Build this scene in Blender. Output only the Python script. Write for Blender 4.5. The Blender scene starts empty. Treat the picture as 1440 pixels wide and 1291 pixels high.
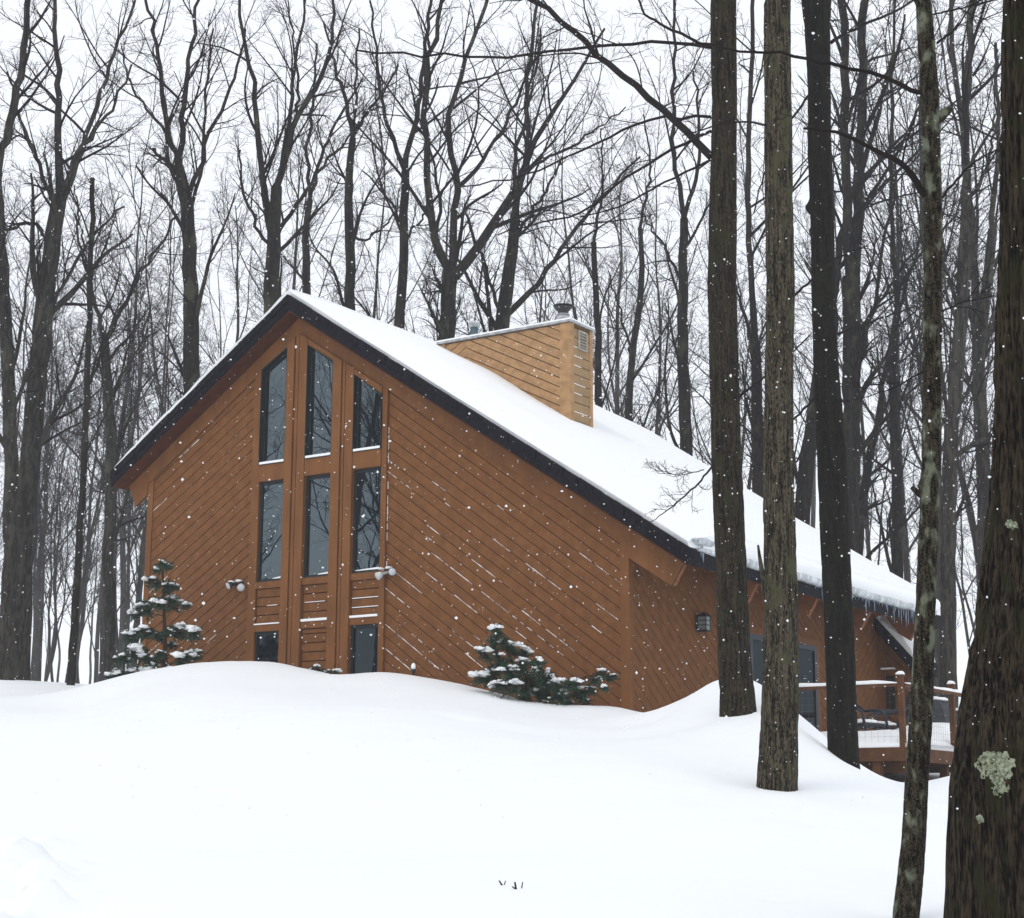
import bpy, math, random
import numpy as np
from mathutils import Matrix, Vector, noise as mnoise
random.seed(7); RNG = np.random.default_rng(11)
C = bpy.context.scene.collection
R = math.radians
# ------------------------------------------------------------------ camera model (eye at the origin, +Y ahead)
F, TH, RO = 2474.49, .2019, .0038
FWD = np.array([0, math.cos(TH), math.sin(TH)]); UP = np.array([0, -math.sin(TH), math.cos(TH)]); RT = np.array([1., 0, 0])
def at(px, py, Y):
    dx, dy = px - 720, py - 645
    a = dx * math.cos(RO) + dy * math.sin(RO); b = -dx * math.sin(RO) + dy * math.cos(RO)
    d = RT * a / F + FWD - UP * b / F
    return d * (Y / d[1])
PSI = -.5851; X0, Y0 = -6.5973, 31.4874
cs, sn = math.cos(PSI), math.sin(PSI)
def to_house(p):
    dx, dy = p[0] - X0, p[1] - Y0
    return (dx * cs + dy * sn, -dx * sn + dy * cs, p[2])
def house_to(u, v, w): return np.array([X0 + u * cs - v * sn, Y0 + u * sn + v * cs, w])
def hv(px, py, v):       # pixel on the plane v = const -> (u, w)
    d = at(px, py, 1.0)
    # point = d*s ; v = -(d0 s-X0) sn + (d1 s-Y0) cs
    s = (v - X0 * sn + Y0 * cs) / (-d[0] * sn + d[1] * cs)
    u, vv, w = to_house(d * s); return u, w
def hu(px, py, u):       # pixel on the plane u = const -> (v, w)
    d = at(px, py, 1.0)
    s = (u + X0 * cs + Y0 * sn) / (d[0] * cs + d[1] * sn)
    uu, v, w = to_house(d * s); return v, w

# ------------------------------------------------------------------ materials
def mat(name, col, rough=.7, spec=.3, var=0., vscale=8., stretch=(1, 1, 1), bump=0., bscale=30., bstretch=None, col2=None, metal=0., detail=6., dist=.02):
    m = bpy.data.materials.new(name); m.use_nodes = True
    nt = m.node_tree; b = nt.nodes['Principled BSDF']
    b.inputs['Base Color'].default_value = (*col, 1); b.inputs['Roughness'].default_value = rough
    b.inputs['Specular IOR Level'].default_value = spec; b.inputs['Metallic'].default_value = metal
    tc = nt.nodes.new('ShaderNodeTexCoord')
    def nz(scale, st, det):
        mp = nt.nodes.new('ShaderNodeMapping'); mp.inputs['Scale'].default_value = st
        n = nt.nodes.new('ShaderNodeTexNoise'); n.inputs['Scale'].default_value = scale; n.inputs['Detail'].default_value = det
        nt.links.new(tc.outputs['Object'], mp.inputs[0]); nt.links.new(mp.outputs[0], n.inputs[0]); return n
    if var or col2:
        n = nz(vscale, stretch, detail); r = nt.nodes.new('ShaderNodeValToRGB')
        c1 = tuple(max(0, x * (1 - var)) for x in col); c2 = col2 if col2 else tuple(min(1, x * (1 + var)) for x in col)
        r.color_ramp.elements[0].position = .36; r.color_ramp.elements[1].position = .64
        r.color_ramp.elements[0].color = (*c1, 1); r.color_ramp.elements[1].color = (*c2, 1)
        nt.links.new(n.outputs[0], r.inputs[0]); nt.links.new(r.outputs[0], b.inputs['Base Color'])
    if bump:
        n = nz(bscale, bstretch or stretch, 8); bp = nt.nodes.new('ShaderNodeBump')
        bp.inputs['Strength'].default_value = bump; bp.inputs['Distance'].default_value = dist
        nt.links.new(n.outputs[0], bp.inputs['Height']); nt.links.new(bp.outputs[0], b.inputs['Normal'])
    return m
def bark(name, c1, c2, c3, moss=.0, sc=6., fine=26., zs=.08):
    m = bpy.data.materials.new(name); m.use_nodes = True; nt = m.node_tree; b = nt.nodes['Principled BSDF']
    b.inputs['Roughness'].default_value = .9; b.inputs['Specular IOR Level'].default_value = .12
    tc = nt.nodes.new('ShaderNodeTexCoord'); L = nt.links.new
    def nz(scale, st, det=6):
        mp = nt.nodes.new('ShaderNodeMapping'); mp.inputs['Scale'].default_value = st
        n = nt.nodes.new('ShaderNodeTexNoise'); n.inputs['Scale'].default_value = scale; n.inputs['Detail'].default_value = det
        L(tc.outputs['Object'], mp.inputs[0]); L(mp.outputs[0], n.inputs[0]); return n
    a = nz(fine, (1, 1, zs), 10); a2 = nz(fine * 2.6, (1, 1, zs * 3), 8)
    ad = nt.nodes.new('ShaderNodeMath'); ad.operation = 'MULTIPLY_ADD'; ad.inputs[1].default_value = .55; L(a2.outputs[0], ad.inputs[0]); 
    a3 = nt.nodes.new('ShaderNodeMath'); a3.operation = 'MULTIPLY'; a3.inputs[1].default_value = .45; L(a.outputs[0], a3.inputs[0]); L(a3.outputs[0], ad.inputs[2])
    r = nt.nodes.new('ShaderNodeValToRGB')
    r.color_ramp.elements[0].position = .44; r.color_ramp.elements[1].position = .58
    r.color_ramp.elements[0].color = (*c1, 1); r.color_ramp.elements[1].color = (*c2, 1); L(ad.outputs[0], r.inputs[0])
    g = nz(sc, (1, 1, .55), 5); r2 = nt.nodes.new('ShaderNodeValToRGB')
    r2.color_ramp.elements[0].position = .56 - moss; r2.color_ramp.elements[1].position = .68 - moss
    r2.color_ramp.elements[0].color = (0, 0, 0, 1); r2.color_ramp.elements[1].color = (1, 1, 1, 1); L(g.outputs[0], r2.inputs[0])
    mx = nt.nodes.new('ShaderNodeMixRGB'); L(r2.outputs[0], mx.inputs[0]); L(r.outputs[0], mx.inputs[1]); mx.inputs[2].default_value = (*c3, 1)
    L(mx.outputs[0], b.inputs['Base Color'])
    h = nz(fine * 1.4, (1, 1, zs * 1.1), 10); bp = nt.nodes.new('ShaderNodeBump'); bp.inputs['Strength'].default_value = .9; bp.inputs['Distance'].default_value = .012
    L(h.outputs[0], bp.inputs['Height']); L(bp.outputs[0], b.inputs['Normal'])
    return m
M = {}
M['siding'] = mat('siding', (.182, .073, .0215), .75, .2, .14, 6., (1, 1, 1), .5, 70., (1, 1, 1))
M['trim'] = mat('trim', (.188, .076, .0225), .7, .2, .12, 5., (1, 1, .3), .25, 60., (1, 1, .2))
M['groove'] = mat('groove_backing', (.085, .032, .010), .9, .1, .2)
M['soffit'] = mat('soffit', (.085, .026, .010), .8, .15, .15, 6.)  # shade beneath the roof overhang is put into this dark red-brown
M['rafter'] = mat('rafter', (.24, .095, .038), .75, .2, .15, 6.)  # paler brown than the siding: light caught by the tails is painted in
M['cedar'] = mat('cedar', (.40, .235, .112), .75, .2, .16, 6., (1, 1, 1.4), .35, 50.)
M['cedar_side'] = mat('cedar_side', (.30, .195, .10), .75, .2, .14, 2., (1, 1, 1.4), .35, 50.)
M['fascia'] = mat('fascia', (.007, .006, .010), .8, .12, .5, 14., bump=.8, bscale=20.)
M['snow'] = mat('snow', (.935, .95, .955), .65, .25, bump=.12, bscale=14., dist=.03)
M['gsnow'] = mat('ground_snow', (.93, .95, .957), .7, .2, bump=.10, bscale=5., dist=.05)
M['ice'] = mat('ice', (.50, .54, .57), .3, .5, .35, 9., (1, 1, .3))
M['icicle'] = mat('icicle', (.15, .19, .25), .12, .8, .4, 12.)
M['iron'] = mat('black_metal', (.012, .013, .016), .5, .5)
M['wframe'] = mat('window_frame_paint', (.010, .016, .016), .5, .4)
M['navy'] = mat('navy_door_paint', (.008, .016, .035), .45, .4)
M['galv'] = mat('galvanised_metal', (.42, .43, .44), .45, .5, .25, 10., metal=.5)
M['pipe'] = mat('pipe_paint', (.05, .09, .11), .5, .4, .2)
M['white'] = mat('white_enamel', (.7, .7, .7), .4, .5)
M['lens'] = mat('lamp_lens', (.62, .64, .66), .2, .6)
M['louver'] = mat('louver_metal', (.34, .32, .28), .6, .4)
M['dark'] = mat('dark_void', (.01, .01, .012), .9, .1)
M['deckwood'] = mat('deck_wood', (.098, .040, .015), .75, .2, .2, 5., (1, 1, 1), .3, 50.)
M['wire'] = mat('wire', (.12, .09, .08), .6, .4)
M['chair'] = mat('chair_plastic', (.008, .013, .022), .5, .4)
M['needle'] = mat('needles', (.018, .050, .032), .7, .25, .35, 7., col2=(.050, .105, .060))
M['stem'] = mat('stem', (.045, .026, .014), .85, .15, .3)
M['deadleaf'] = mat('dead_leaf', (.06, .035, .02), .85, .15, .3)
M['shrubtwig'] = mat('shrub_twig', (.035, .022, .02), .85, .15, .3)
M['lichen'] = mat('lichen', (.27, .31, .19), .9, .1, .35, 60., col2=(.50, .54, .39), bump=1., bscale=120.)
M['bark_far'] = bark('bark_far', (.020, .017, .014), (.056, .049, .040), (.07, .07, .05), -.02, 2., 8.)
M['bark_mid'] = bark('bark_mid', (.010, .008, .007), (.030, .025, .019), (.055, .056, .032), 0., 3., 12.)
M['twig'] = mat('twigs', (.012, .009, .009), .85, .12, .3, 2.)
M['twig_near'] = mat('near_twigs', (.016, .012, .011), .85, .15, .3, 2.)
M['bark_brown'] = bark('bark_brown', (.004, .003, .002), (.046, .036, .021), (.024, .024, .009), .02, 5., 34.)
M['bark_tan'] = bark('bark_tan', (.006, .005, .003), (.088, .074, .048), (.060, .060, .030), .0, 5., 38.)
M['bark_dark'] = bark('bark_dark', (.005, .004, .003), (.017, .014, .010), (.013, .015, .007), .0, 5., 34.)
M['bark_moss'] = bark('bark_moss', (.005, .004, .003), (.062, .052, .034), (.15, .165, .115), .02, 16., 60., .2)
M['bark_big'] = bark('bark_big', (.003, .002, .0015), (.043, .032, .019), (.019, .020, .008), .02, 7., 40., .05)
def glass_mat(name, refl):
    m = bpy.data.materials.new(name); m.use_nodes = True; nt = m.node_tree; nt.nodes.clear()
    o = nt.nodes.new('ShaderNodeOutputMaterial'); d = nt.nodes.new('ShaderNodeBsdfDiffuse'); g = nt.nodes.new('ShaderNodeBsdfGlossy'); x = nt.nodes.new('ShaderNodeMixShader')
    d.inputs['Color'].default_value = (.006, .009, .012, 1); g.inputs['Color'].default_value = (.66, .82, .88, 1); g.inputs['Roughness'].default_value = .0
    tc = nt.nodes.new('ShaderNodeTexCoord'); n = nt.nodes.new('ShaderNodeTexNoise'); n.inputs['Scale'].default_value = 1.6
    bp = nt.nodes.new('ShaderNodeBump'); bp.inputs['Strength'].default_value = .02; bp.inputs['Distance'].default_value = .02
    nt.links.new(tc.outputs['Object'], n.inputs[0]); nt.links.new(n.outputs[0], bp.inputs['Height']); nt.links.new(bp.outputs[0], g.inputs['Normal'])
    x.inputs[0].default_value = refl
    nt.links.new(d.outputs[0], x.inputs[1]); nt.links.new(g.outputs[0], x.inputs[2]); nt.links.new(x.outputs[0], o.inputs[0]); return m
M['glass'] = glass_mat('window_glass', .15); M['glass_low'] = glass_mat('low_window_glass', .045)

# ------------------------------------------------------------------ mesh helpers
def link(o, parent=None):
    C.objects.link(o)
    if parent is not None: o.parent = parent
    return o
def mesh_obj(name, V, Fc, m, parent=None, smooth=False):
    me = bpy.data.meshes.new(name)
    if isinstance(Fc, np.ndarray):
        V = np.asarray(V, np.float32); n, k = Fc.shape
        me.vertices.add(len(V)); me.vertices.foreach_set('co', V.ravel())
        me.loops.add(n * k); me.loops.foreach_set('vertex_index', Fc.ravel().astype(np.int32))
        me.polygons.add(n); me.polygons.foreach_set('loop_start', np.arange(0, n * k, k, dtype=np.int32))
        me.polygons.foreach_set('loop_total', np.full(n, k, np.int32)); me.update(calc_edges=True)
    else:
        me.from_pydata([tuple(v) for v in V], [], Fc); me.update()
    if smooth: me.polygons.foreach_set('use_smooth', [True] * len(me.polygons))
    me.materials.append(m)
    return link(bpy.data.objects.new(name, me), parent)
def empty(name, loc, label, cat, group=None, rz=0):
    o = bpy.data.objects.new(name, None); o.location = loc; o.rotation_euler = (0, 0, rz); o.empty_display_size = .2
    C.objects.link(o); return tag(o, label, cat, group)
def tag(o, label=None, cat=None, group=None, kind=None):
    if label: o['label'] = label
    if cat: o['category'] = cat
    if group: o['group'] = group
    if kind: o['kind'] = kind
    return o
class MB:
    def __init__(s): s.V = []; s.F = []
    def add(s, V, Fc):
        k = len(s.V); s.V += [tuple(v) for v in V]; s.F += [tuple(i + k for i in f) for f in Fc]; return s
    def box(s, x0, x1, y0, y1, z0, z1):
        return s.add([(x, y, z) for z in (z0, z1) for y in (y0, y1) for x in (x0, x1)], [(0, 2, 3, 1), (4, 5, 7, 6), (0, 1, 5, 4), (2, 6, 7, 3), (0, 4, 6, 2), (1, 3, 7, 5)])
    def prism(s, poly, a0, a1, ax='v'):      # polygon (p,w) extruded along v (poly in u,w) or along u (poly in v,w)
        n = len(poly); g = (lambda p, a: (p[0], a, p[1])) if ax == 'v' else (lambda p, a: (a, p[0], p[1]))
        V = [g(p, a0) for p in poly] + [g(p, a1) for p in poly]
        Fc = [tuple(range(n)), tuple(range(2 * n - 1, n - 1, -1))] + [(i, n + i, n + (i + 1) % n, (i + 1) % n) for i in range(n)]
        return s.add(V, Fc)
    def tube(s, pts, rad, n=8, cap=True):
        P = [Vector(p) for p in pts]; rad = rad if hasattr(rad, '__len__') else [rad] * len(P); k = len(s.V); V = []; Fc = []
        for i, p in enumerate(P):
            t = (P[min(i + 1, len(P) - 1)] - P[max(i - 1, 0)]).normalized()
            a = t.cross(Vector((0, 0, 1)) if abs(t.z) < .9 else Vector((1, 0, 0))).normalized(); b = t.cross(a)
            V += [p + (a * math.cos(2 * math.pi * j / n) + b * math.sin(2 * math.pi * j / n)) * rad[i] for j in range(n)]
        for i in range(len(P) - 1):
            Fc += [(i * n + j, i * n + (j + 1) % n, (i + 1) * n + (j + 1) % n, (i + 1) * n + j) for j in range(n)]
        if cap: Fc += [tuple(range(n))[::-1], tuple(range((len(P) - 1) * n, len(P) * n))]
        return s.add(V, Fc)
    def blob(s, c, rx, ry, rz, seed=0, nu=10, nv=6, amp=.25, flat=0.):
        V = []; Fc = []
        for j in range(nv + 1):
            ph = math.pi * j / nv - math.pi / 2
            for i in range(nu):
                th = 2 * math.pi * i / nu; d = Vector((math.cos(ph) * math.cos(th), math.cos(ph) * math.sin(th), math.sin(ph)))
                q = 1 + amp * mnoise.noise(d * 1.7 + Vector((seed * 3.1, seed * 1.7, seed)))
                z = d.z * rz * q
                if z < 0: z *= (1 - flat)
                V.append((c[0] + d.x * rx * q, c[1] + d.y * ry * q, c[2] + z))
        for j in range(nv):
            Fc += [(j * nu + i, j * nu + (i + 1) % nu, (j + 1) * nu + (i + 1) % nu, (j + 1) * nu + i) for i in range(nu)]
        return s.add(V, Fc)
    def build(s, name, m, parent=None, smooth=False): return mesh_obj(name, s.V, s.F, m, parent, smooth)
def clip(poly, a, b, c):     # keep a*x+b*y<=c
    out = []
    for i in range(len(poly)):
        p, q = poly[i], poly[(i + 1) % len(poly)]; fp = a * p[0] + b * p[1] - c; fq = a * q[0] + b * q[1] - c
        if fp <= 0: out.append(p)
        if (fp < 0 < fq) or (fq < 0 < fp):
            t = fp / (fp - fq); out.append((p[0] + t * (q[0] - p[0]), p[1] + t * (q[1] - p[1])))
    return out
def boards(mb, region, slope, perp, gap, a0, a1, ax='v', snow=None, psnow=0., off=0.):
    D = perp * math.sqrt(1 + slope * slope); g = gap * math.sqrt(1 + slope * slope)
    cmin = min(p[1] - slope * p[0] for p in region); cmax = max(p[1] - slope * p[0] for p in region)
    k = math.floor(cmin / D)
    while k * D < cmax:
        c = k * D + off; k += 1
        pol = clip(clip(region, -slope, 1, c + D - g), slope, -1, -c)
        if len(pol) >= 3: mb.prism(pol, a0, a1, ax)
        if snow is not None and len(pol) >= 3:
            band = clip(clip(region, -slope, 1, c + .004 * math.sqrt(1 + slope * slope)), slope, -1, -(c - g * .55))
            if len(band) < 3: continue
            x0 = min(p[0] for p in band); x1 = max(p[0] for p in band); x = x0
            while x < x1:
                L = random.uniform(.08, .8)
                if random.random() < psnow(x, c + slope * x):
                    xa = x
                    while xa < x + L:
                        xb = xa + random.uniform(.02, .09); hh = random.uniform(.2, 1.) ** 1.3
                        bd = clip(clip(region, -slope, 1, c - g * .62 + .011 * hh * math.sqrt(1 + slope * slope)), slope, -1, -(c - g * .62))
                        seg = clip(clip(bd, 1, 0, min(xb, x + L)), -1, 0, -xa) if len(bd) >= 3 else []
                        if len(seg) >= 3 and random.random() < .86: snow.prism(seg, a0 - .002 - .008 * hh, a0 + .004, ax)
                        xa = xb
                x += L + random.uniform(.0, .25)

# ------------------------------------------------------------------ terrain
ctrl = []
def tc_(px, py, Y): p = at(px, py, Y); ctrl.append((p[0], p[1], p[2]))
for Y, row in {9.: [1291, 1291, 1291, 1292, 1292, 1291, 1296, 1300], 13.: [1178, 1188, 1190, 1190, 1185, 1172, 1192, 1222], 17.: [1098, 1094, 1088, 1090, 1086, 1088, 1132, 1175], 21.: [1042, 1018, 1002, 1012, 1035, 1020, 1100, 1140]}.items():
    for px, py in zip((0, 200, 400, 600, 800, 980, 1230, 1440), row): tc_(px, py, Y)
for t in [(0, 995, 25.8), (110, 996, 26.2), (208, 968, 25.8), (290, 952, 25.8), (400, 952, 25.5), (475, 965, 25.2), (560, 968, 25.), (660, 982, 24.5), (730, 1000, 24.2), (800, 1012, 24.), (860, 1010, 23.6),
          (917, 1017, 22.6), (942, 1003, 22.6), (970, 979, 22.6), (860, 1024, 22.4), (800, 1024, 22.6), (660, 1000, 23.), (475, 985, 23.5), (290, 975, 23.8), (110, 1002, 24.), (1180, 1062, 22.), (1100, 996, 21.8),
          (960, 1012, 25.6), (1000, 1006, 25.2), (1045, 1006, 25.2),
          (-150, 985, 31), (0, 978, 30), (60, 975, 29.5), (110, 972, 29), (160, 956, 28.6), (208, 943, 28.3), (290, 930, 28), (345, 931, 28), (400, 936, 27.8), (440, 943, 27.3), (480, 951, 27.2), (560, 951, 27), (620, 959, 26.6), (660, 966, 26.3), (730, 984, 26), (800, 996, 25.6), (860, 993, 25.3), (917, 1006, 25.3),
          (895, 1001, 24.6), (932, 999, 23.9), (957, 984, 23.4), (1003, 958, 22.6), (1060, 956, 22.6), (1037, 995, 20.9), (1100, 985, 22.6), (1130, 1010, 22.8), (1185, 1056, 22.6), (1225, 1088, 23), (1270, 1104, 23.6), (1312, 1106, 24), (1350, 1088, 23), (1440, 1080, 23), (1093, 1106, 17), (1060, 1104, 17), (1185, 1066, 20.6), (1500, 1090, 24)]:
    tc_(*t)
for x in (-14, -7, 0, 7, 14): ctrl += [(x, 5.5, -1.15), (x, 2, -1.55), (x, -4, -1.6), (x * 2, -14, -1.6)]
for p in [(-12, 17, .5), (-16, 24, 1.8), (14, 17, -.3), (16, 24, .3), (-4.5, 30, 2.1), (-2, 28.3, 1.7), (1, 26.6, 1.3), (2.8, 27.2, 1.2), (4.5, 27.2, .45), (7, 27.5, .3), (10, 30, .5), (5, 33, 1.), (0, 36, 2.), (-6, 38, 2.6), (-11, 36, 2.75), (-30, 30, 2.), (-60, 30, 2.5), (30, 30, .6), (60, 30, 1.),
          (-25, 45, 3.2), (-8, 45, 3.), (8, 45, 2.2), (25, 45, 1.7), (-50, 70, 5), (0, 70, 4.6), (50, 70, 3.4), (-90, 140, 9), (0, 140, 9), (90, 140, 7), (-90, 0, -1), (90, 0, -1.6), (-90, 60, 4), (90, 60, 2.5)]: ctrl.append(p)
ctrl = np.array(ctrl, float)
def tps(A, B):
    d2 = ((A[:, None, :2] - B[None, :, :2]) ** 2).sum(-1); return .5 * d2 * np.log(d2 + 1e-9)
n_ = len(ctrl); K_ = tps(ctrl, ctrl) + np.eye(n_) * .004; P_ = np.c_[np.ones(n_), ctrl[:, :2]]
S_ = np.linalg.solve(np.block([[K_, P_], [P_.T, np.zeros((3, 3))]]), np.r_[ctrl[:, 2], 0, 0, 0])
def ground(XY):
    XY = np.atleast_2d(np.asarray(XY, float)); out = np.empty(len(XY))
    for i in range(0, len(XY), 20000):
        q = XY[i:i + 20000]; out[i:i + 20000] = tps(q, ctrl) @ S_[:n_] + np.c_[np.ones(len(q)), q] @ S_[n_:]
    return out
gz = lambda x, y: float(ground([(x, y)])[0])
xs = np.r_[np.linspace(-110, -14, 40)[:-1], np.linspace(-14, 14, 330), np.linspace(14, 110, 40)[1:]]
ys = np.r_[np.linspace(-25, 4, 20)[:-1], np.linspace(4, 34, 330), np.linspace(34, 150, 70)[1:]]
GX, GY = np.meshgrid(xs, ys); XY = np.c_[GX.ravel(), GY.ravel()]; Z = ground(XY)
for i, (x, y) in enumerate(XY):
    if -14 < x < 14 and 4 < y < 34:
        Z[i] += .035 * mnoise.noise(Vector((x * .55, y * .45, 3))) + .016 * mnoise.noise(Vector((x * 1.8, y * 1.2, 9))) + .004 * mnoise.noise(Vector((x * 6, y * 4, 2)))
        # thrown, lumpy bank at the left edge
        k = -.245 * y + .18 - x
        k = max(0., min(1., (k + .0) / .35)) * max(0., min(1., (13.5 - y) / 2.5))
        if k > 0: Z[i] += k * (.07 + .19 * mnoise.noise(Vector((x * 3.6, y * 2.2, 1))) + .10 * mnoise.noise(Vector((x * 8, y * 5, 5))))
for (px, py, Y, r, d) in [(650, 1005, 22., .25, .05), (470, 955, 26.6, .35, .06), (640, 1205, 12., .07, .02), (1095, 1276, 9.6, .06, .05), (985, 1094, 16, .06, .03), (240, 1255, 10, .05, .015), (1037, 996, 20.7, .3, .03), (1093, 1107, 16.8, .28, .02), (1185, 1066, 20.4, .3, .04), (310, 1118, 16, .12, .02), (660, 1113, 16, .09, .02)]:
    c = at(px, py, Y); q = ((XY - c[:2]) ** 2).sum(1); Z -= d * np.exp(-q / (r * r))
nx, ny = len(xs), len(ys); idx = np.arange(nx * ny).reshape(ny, nx)
FQ = np.stack([idx[:-1, :-1].ravel(), idx[:-1, 1:].ravel(), idx[1:, 1:].ravel(), idx[1:, :-1].ravel()], 1)
tag(mesh_obj('snowy_ground', np.c_[XY, Z], FQ, M['gsnow'], smooth=True), kind='structure')

# ------------------------------------------------------------------ house
AX, AP, m_ = 3.529, 8.851, .654
UL, UR, VF, VB = -.589, 11.207, -.391, 9.95
roof_w = lambda u: AP - m_ * abs(u - AX)
H = empty('house', (X0, Y0, 0), 'brown diagonal-sided house with steep snow-covered roof and tall gable windows', 'house', rz=PSI)
rb = lambda u: roof_w(u) - .60                     # lower edge of the rake board on the wall
B0 = .7
fw = MB(); fw.prism([(0, B0), (10, B0), (10, roof_w(10) - .34), (AX, AP - .34), (0, roof_w(0) - .34)], .02, .2)
FW = fw.build('front_wall', M['groove'], H)
lb, sb = MB(), MB()
boards(lb, [(.13, B0), (2.52, B0), (2.52, rb(2.52)), (.13, rb(.13))], .61, .158, .013, -.008, .02, snow=sb, psnow=lambda x, w: .10 if x < .35 else .012)
lb.build('diagonal_siding', M['siding'], FW); lb = MB()
boards(lb, [(5.47, B0), (9.87, B0), (9.87, rb(9.87)), (5.47, rb(5.47))], -.71, .158, .011, -.008, .02, snow=sb,
       psnow=lambda x, w: max(.04, min(.42, .42 - .2 * max(0, w - 2.9 - .40 * (9 - x)))) if w < rb(x) - .5 else .04)
z_ = 3.9
while z_ < 6.3:
    l_ = random.uniform(.04, .2)
    if random.random() < .8: sb.box(5.471, 5.471 + random.uniform(.004, .013), -.0135, -.0085, z_, z_ + l_)
    z_ += l_ + random.uniform(0, .06)
lb.build('diagonal_siding', M['siding'], FW); sb.build('snow_on_siding', M['snow'], FW)
t = MB()
for u0, u1 in ((0, .13), (9.87, 10.0)):
    t = MB(); t.prism([(u0, B0), (u1, B0), (u1, rb(u1)), (u0, rb(u0))], -.03, .02); t.build('corner_board', M['trim'], FW)
a, b, c, d, e, f = 2.697, 3.2835, 3.730, 4.3157, 4.7696, 5.3652
t = MB()
for u0, u1, dp in ((2.52, a, -.06), (b, 3.445, -.095), (3.445, 3.475, -.06), (3.475, 3.535, -.08), (3.535, 3.56, -.06), (3.56, c, -.095), (d, 4.50, -.095), (4.50, 4.53, -.06), (4.53, 4.575, -.08), (4.575, 4.60, -.06), (4.60, e, -.095), (f, 5.47, -.06)):
    pl = [(u0, B0), (u1, B0), (u1, rb(u1))] + ([(AX, rb(AX))] if u0 < AX < u1 else []) + [(u0, rb(u0))]
    t.prism(pl, dp, .02)
t.build('window_trim', M['trim'], FW)
t = MB()   # rake boards, reaching out to the eave tips
for (ua, ub) in ((AX, 11.207), (AX, UL)):
    s = 1 if ub > AX else -1; tip = ub - s * .27; bt = ub - s * .49
    if s < 0: tip, bt = UL + .12, UL + .30
    t.prism([(ua, AP - .295), (tip, roof_w(tip) - .285), (bt, roof_w(bt) - .79), (10.0 if s > 0 else .0, roof_w(10.0 if s > 0 else .0) - .79), (10.0 if s > 0 else .0, rb(10.0 if s > 0 else 0.)), (ua, AP - .60)], -.05 if s > 0 else -.049, .018)
t.build('rake_board', M['trim'], H)
tops = {0: (7.7096, 8.0376), 1: (8.0129, 7.6456), 2: (7.3429, 6.9311)}
for k, (u0, u1) in enumerate(((a, b), (c, d), (e, f))):
    # head filler above the top window, rails between windows
    fl = MB(); w0, w1 = tops[k]
    fl.prism([(u0, w0), (u1, w1), (u1, rb(u1)), (u0, rb(u0))], -.085, .02); fl.build('head_filler', M['trim'], FW)
    for z0, z1, dp in ((5.7043, 5.9922, -.08), (3.84, 3.9548, -.06), (3.104, 3.22, -.06)): fl = MB(); fl.box(u0, u1, dp, .02, z0, z1); fl.build('window_rail', M['trim'], FW)
    pn = MB(); z = 3.24
    while z < 3.80: pn.box(u0 + .02, u1 - .02, -.03, .02, z, min(z + .135, 3.83)); z += .152
    if k == 1:
        z = 1.2
        while z < 3.05: pn.box(u0 + .02, u1 - .02, -.03, .02, z, min(z + .135, 3.09)); z += .152
    pn.build('siding_panel', M['siding'], FW)
    sm = MB(); sm.box(u0 + .0, u1 - (.02 if k else .0), -.075, -.03, 3.221, 3.221 + (.022, .042, .038)[k])
    if k == 2:
        for z in (3.238 + .150, 3.238 + .302, ): sm.box(u0 + .02, u1 - .03, -.036, -.028, z, z + .012)
    else:
        sm.box(u0 + .05 + .2 * (1 - k), u1 - .1, -.036, -.028, 3.54, 3.55)
    sm.build('snow_on_ledge', M['snow'], FW)
    wins = [([(u0, 5.9922), (u1, 5.9922), (u1, w1), (u0, w0)], .14), ([(u0, 3.9548), (u1, 3.9548), (u1, 5.7043), (u0, 5.7043)], .03)]
    if k != 1: wins.append(([(u0, 1.3), (u1, 1.3), (u1, 3.104), (u0, 3.104)], .03))
    for wi, (pl, rec) in enumerate(wins):
        wn = empty('window', (0, 0, 0), None, None); wn.parent = H
        th = .045
        ins = [(pl[0][0] + th, pl[0][1] + th), (pl[1][0] - th, pl[1][1] + th), (pl[2][0] - th, pl[2][1] - th * 1.25), (pl[3][0] + th, pl[3][1] - th * 1.25)]
        fr = MB(); fr2 = MB()
        for i in range(4):
            j = (i + 1) % 4; fr.prism([pl[i], pl[j], ins[j], ins[i]], -.015 if wi else -.002, .016)
        if wi == 0:   # deep dark jambs
            for i in range(4):
                j = (i + 1) % 4; g = .012
                cxx = sum(p[0] for p in pl) / 4; czz = sum(p[1] for p in pl) / 4
                q = lambda p: (p[0] + (g if p[0] < cxx else -g), p[1] + (g if p[1] < czz else -g))
                fr.prism([pl[i], pl[j], q(pl[j]), q(pl[i])], -.095, -.002)
        fr.build('frame', M['wframe'], wn)
        pv = .010
        pn = MB(); pn.prism(ins, pv, pv + .006); pn.build('pane', M['glass'] if wi < 2 else M['glass_low'], wn)
        if wi == 0:
            s_ = MB(); s_.box(pl[0][0] + .013, pl[1][0] - .013, -.088, .0, pl[0][1] + .013, pl[0][1] + .055); s_.build('snow_on_sill', M['snow'], wn)
        elif wi == 1:
            s_ = MB(); q0 = (.34, .30, .06)[k]; s_.prism([(u0 + q0, 3.9548 + th), (u1 - .05, 3.9548 + th), (u1 - .05, 3.9548 + th + .035), (u0 + q0, 3.9548 + th + .012)], -.014, .011); s_.build('snow_on_sill', M['snow'], wn)
        wn['label'] = ('tall slanted-top ' if wi == 0 else 'tall rectangular ' if wi == 1 else 'half-buried ground-floor ') + 'window in the ' + ('left', 'middle', 'right')[k] + ' column of the gable'
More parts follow.
